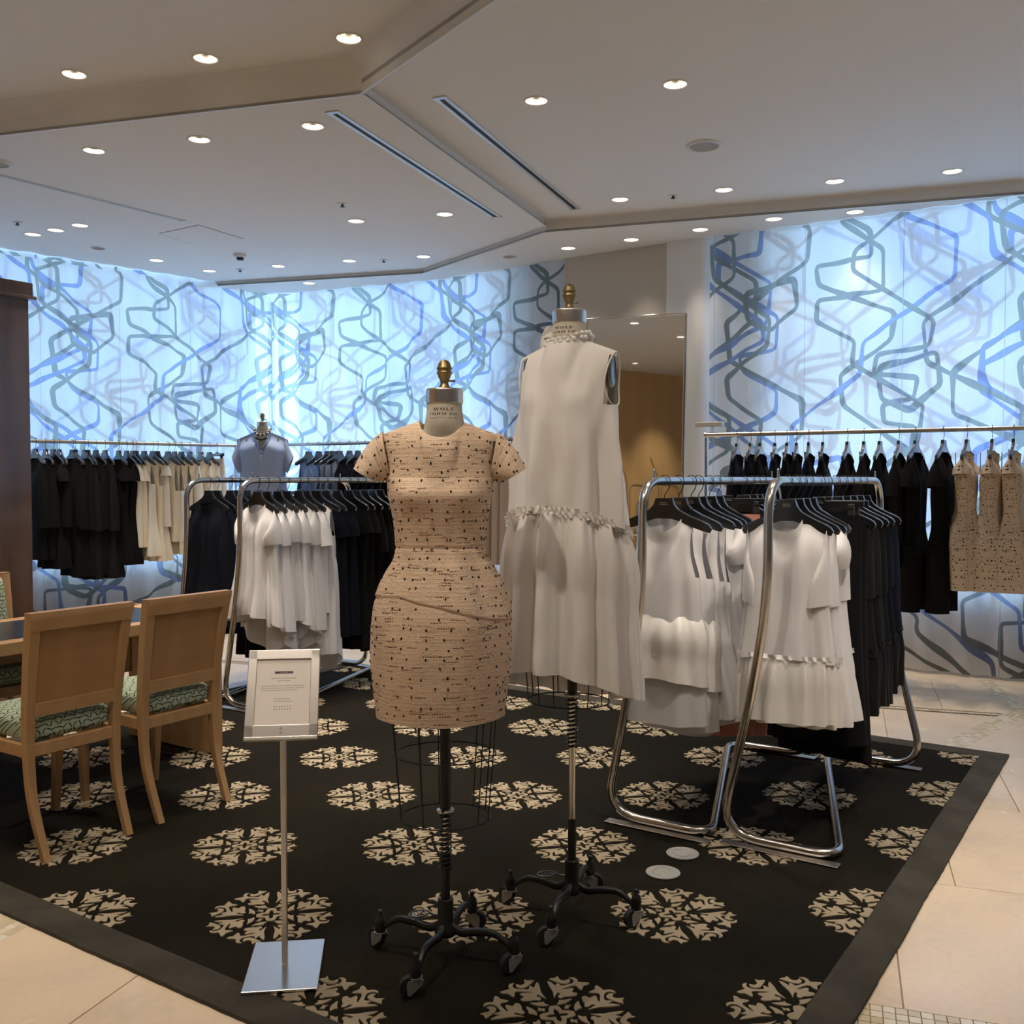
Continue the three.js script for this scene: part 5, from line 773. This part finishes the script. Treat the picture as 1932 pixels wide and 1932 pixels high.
function chair(x, z, turn, label) { // faces local -z; the back is at +z
  const t = thing('dining_chair', label, 'chair', x, FLOOR_RUG, z, turn, 'pale wood chairs at the desk');
  const sp = (y) => lerp(0.182, 0.196, clamp((y - 0.42) / 0.5, 0, 1)), bz = (y) => 0.02 + 0.07 * Math.pow(clamp((y - 0.42) / 0.5, 0, 1), 1.6);
  for (const s of [-1, 1]) {
    part('rear_leg', legGeo([[s * 0.196, 0.93, bz(0.93)], [s * 0.19, 0.72, bz(0.72)], [s * 0.184, 0.5, 0.022], [s * 0.183, 0.40, 0.02], [s * 0.180, 0.22, 0.036], [s * 0.175, 0.0, 0.115]], 0.046, 0.03), M.pale, t);
    part('front_leg', legGeo([[s * 0.19, 0.42, -0.40], [s * 0.188, 0.22, -0.40], [s * 0.18, 0, -0.405]], 0.044, 0.03), M.pale, t);
  }
  const bar = (y0, y1, hw, dz, th) => grid(8, 1, (u, v) => [lerp(-hw, hw, u), lerp(y1, y0, v), bz(lerp(y1, y0, v)) + dz]);
  const slab = (y0, y1, hw0, hw1, d0, d1) => { const f = (dz) => grid(6, 8, (u, v) => { const y = lerp(y1, y0, v), h = lerp(hw1, hw0, v); return [lerp(-h, h, u), y, bz(y) + dz]; }, { uv: (u, v) => [u * 0.4, v * 0.5] }); return mg([f(d1), f(d0), grid(6, 1, (u, v) => [lerp(-hw1, hw1, u), y1, bz(y1) + lerp(d0, d1, v)]), grid(6, 1, (u, v) => [lerp(-hw0, hw0, u), y0, bz(y0) + lerp(d0, d1, v)]), ...[-1, 1].map((s) => grid(1, 8, (u, v) => { const y = lerp(y1, y0, v); return [s * lerp(hw1, hw0, v), y, bz(y) + lerp(d0, d1, u)]; }))]); };
  part('top_rail', slab(0.868, 0.938, 0.212, 0.218, -0.022, 0.024), M.pale, t); part('lower_rail', slab(0.535, 0.585, 0.17, 0.172, -0.018, 0.020), M.pale, t);
  part('back_panel', slab(0.58, 0.87, 0.165, 0.178, -0.012, 0.008), M.panelWood, t);
  part('back_cushion', grid(24, 16, (u, v) => { const X = (u * 2 - 1), Yv = (v * 2 - 1), b = Math.pow(Math.max(0, (1 - X ** 6) * (1 - Yv ** 6)), 0.4), y = lerp(0.925, 0.55, v); return [X * 0.178, y, bz(y) - 0.014 - 0.05 * b]; }, { uv: (u, v) => [u * 1.4, v * 1.4] }), M.chairCloth, t);
  part('seat_frame', mg([rbox(0.37, 0.05, 0.03, 0.004, 0, 0.405, 0.018), rbox(0.38, 0.05, 0.03, 0.004, 0, 0.405, -0.40), ...[-1, 1].map((s) => rbox(0.03, 0.05, 0.40, 0.004, s * 0.184, 0.405, -0.19))]), M.pale, t);
  part('seat_cushion', grid(32, 20, (u, v) => { const f = u * 2 * Math.PI, a = (v - 0.5) * Math.PI, r = spow(Math.cos(a), 0.35); return [0.186 * spow(Math.cos(f), 0.3) * r, 0.478 + 0.052 * spow(Math.sin(a), 0.6), -0.193 + 0.222 * spow(Math.sin(f), 0.3) * r]; }, { closed: true, uv: (u, v, p) => [p[0] * 3.4 + p[2] * 0.3, p[1] * 3.4 - p[2] * 2.6] }), M.chairCloth, t);
}
const CHT = TURN + Math.PI / 2; // local -z looks along +E2
chair(-1.745, -3.86, CHT, 'pale wood chair with green seat, nearest the left picture edge');
chair(-1.468, -4.28, CHT, 'pale wood chair with green seat, nearer the sign, right of its twin');
{ const [x, z] = PQ(2.66, 5.07); chair(x, z, CHT + Math.PI, 'pale wood chair across the desk showing its green patterned back'); }
{
  const [x, z] = PQ(0, 0), t = thing('desk', 'pale wood desk with slab legs and dark blue inset top', 'desk', -1.55, FLOOR_RUG, -5.09, TURN);
  // local x runs along -E2, local -z along E1: the desk reaches to local -x and +z
  const W = 0.72, L = 1.75, H = 0.735, q = 0.055;
  for (const zz of [-q / 2, L - q / 2]) part('slab_leg', rbox(W, H - q, q, 0.004, -W / 2, (H - q) / 2, zz), M.pale, t);
  part('top_frame', mg([rbox(W, q, 0.11, 0.004, -W / 2, H - q / 2, 0.0), rbox(W, q, 0.11, 0.004, -W / 2, H - q / 2, L - 0.055), rbox(0.08, q, L, 0.004, -0.04, H - q / 2, L / 2 - q / 2), rbox(0.08, q, L, 0.004, -W + 0.04, H - q / 2, L / 2 - q / 2)]), M.pale, t);
  part('inset_top', box(W - 0.16, 0.02, L - 0.2, -W / 2, H - 0.012, L / 2 - 0.03), phys(0xffffff, 0.3, { map: dataTex(256, 256, (u, v) => { const k = 0.5 + 0.5 * tnoise(u * 0.25, v, 40, 3); return [lerp(16, 34, k), lerp(22, 44, k), lerp(34, 62, k)]; }), clearcoat: 0.4, clearcoatRoughness: 0.2 }), t);
  part('modesty_panel', box(0.02, 0.3, L - 0.16, -W + 0.1, H - q - 0.15, L / 2 - q / 2), M.pale, t);
}
{
  const [x, z] = PQ(3.54, 6.05), t = thing('tall_cabinet', 'tall dark brown lacquered cabinet at the left picture edge', 'cabinet', x, 0, z, TURN);
  part('body', rbox(0.62, 2.62, 0.9, 0.006, -0.31, 1.31, 0.45), M.lacquer, t); part('cornice', mg([rbox(0.66, 0.09, 0.94, 0.006, -0.31, 2.645, 0.45), rbox(0.69, 0.02, 0.97, 0.004, -0.31, 2.595, 0.45)]), M.lacquer, t);
  part('door_joint', box(0.004, 2.5, 0.006, 0.001, 1.3, 0.45), M.darkSlot, t); part('plinth', box(0.6, 0.08, 0.88, -0.31, 0.04, 0.45), M.darkSlot, t);
}
{ // mirror leaning against the pier
  const cx = 0.985, cz = -8.24, t = thing('standing_mirror', 'tall thin-framed mirror against the tan pier', 'mirror', cx, 0, cz, -0.445), W = 0.86, H = 2.78;
  const fr = M.chrome, roll = new THREE.Matrix4().makeRotationZ(-0.016);
  const fg = mg([rbox(0.022, H, 0.03, 0.003, -W / 2, H / 2, 0), rbox(0.022, H, 0.03, 0.003, W / 2, H / 2, 0), rbox(W, 0.012, 0.03, 0.003, 0, H, 0), rbox(W, 0.03, 0.03, 0.003, 0, 0.015, 0)]).applyMatrix4(roll).translate(0, 0.014, 0);
  part('frame', fg, fr, t); part('mirror_glass', box(W - 0.01, H - 0.02, 0.006, 0, H / 2, 0.004).applyMatrix4(roll).translate(0, 0.014, 0), M.mirror, t);
}
renderer.render(scene, camera);
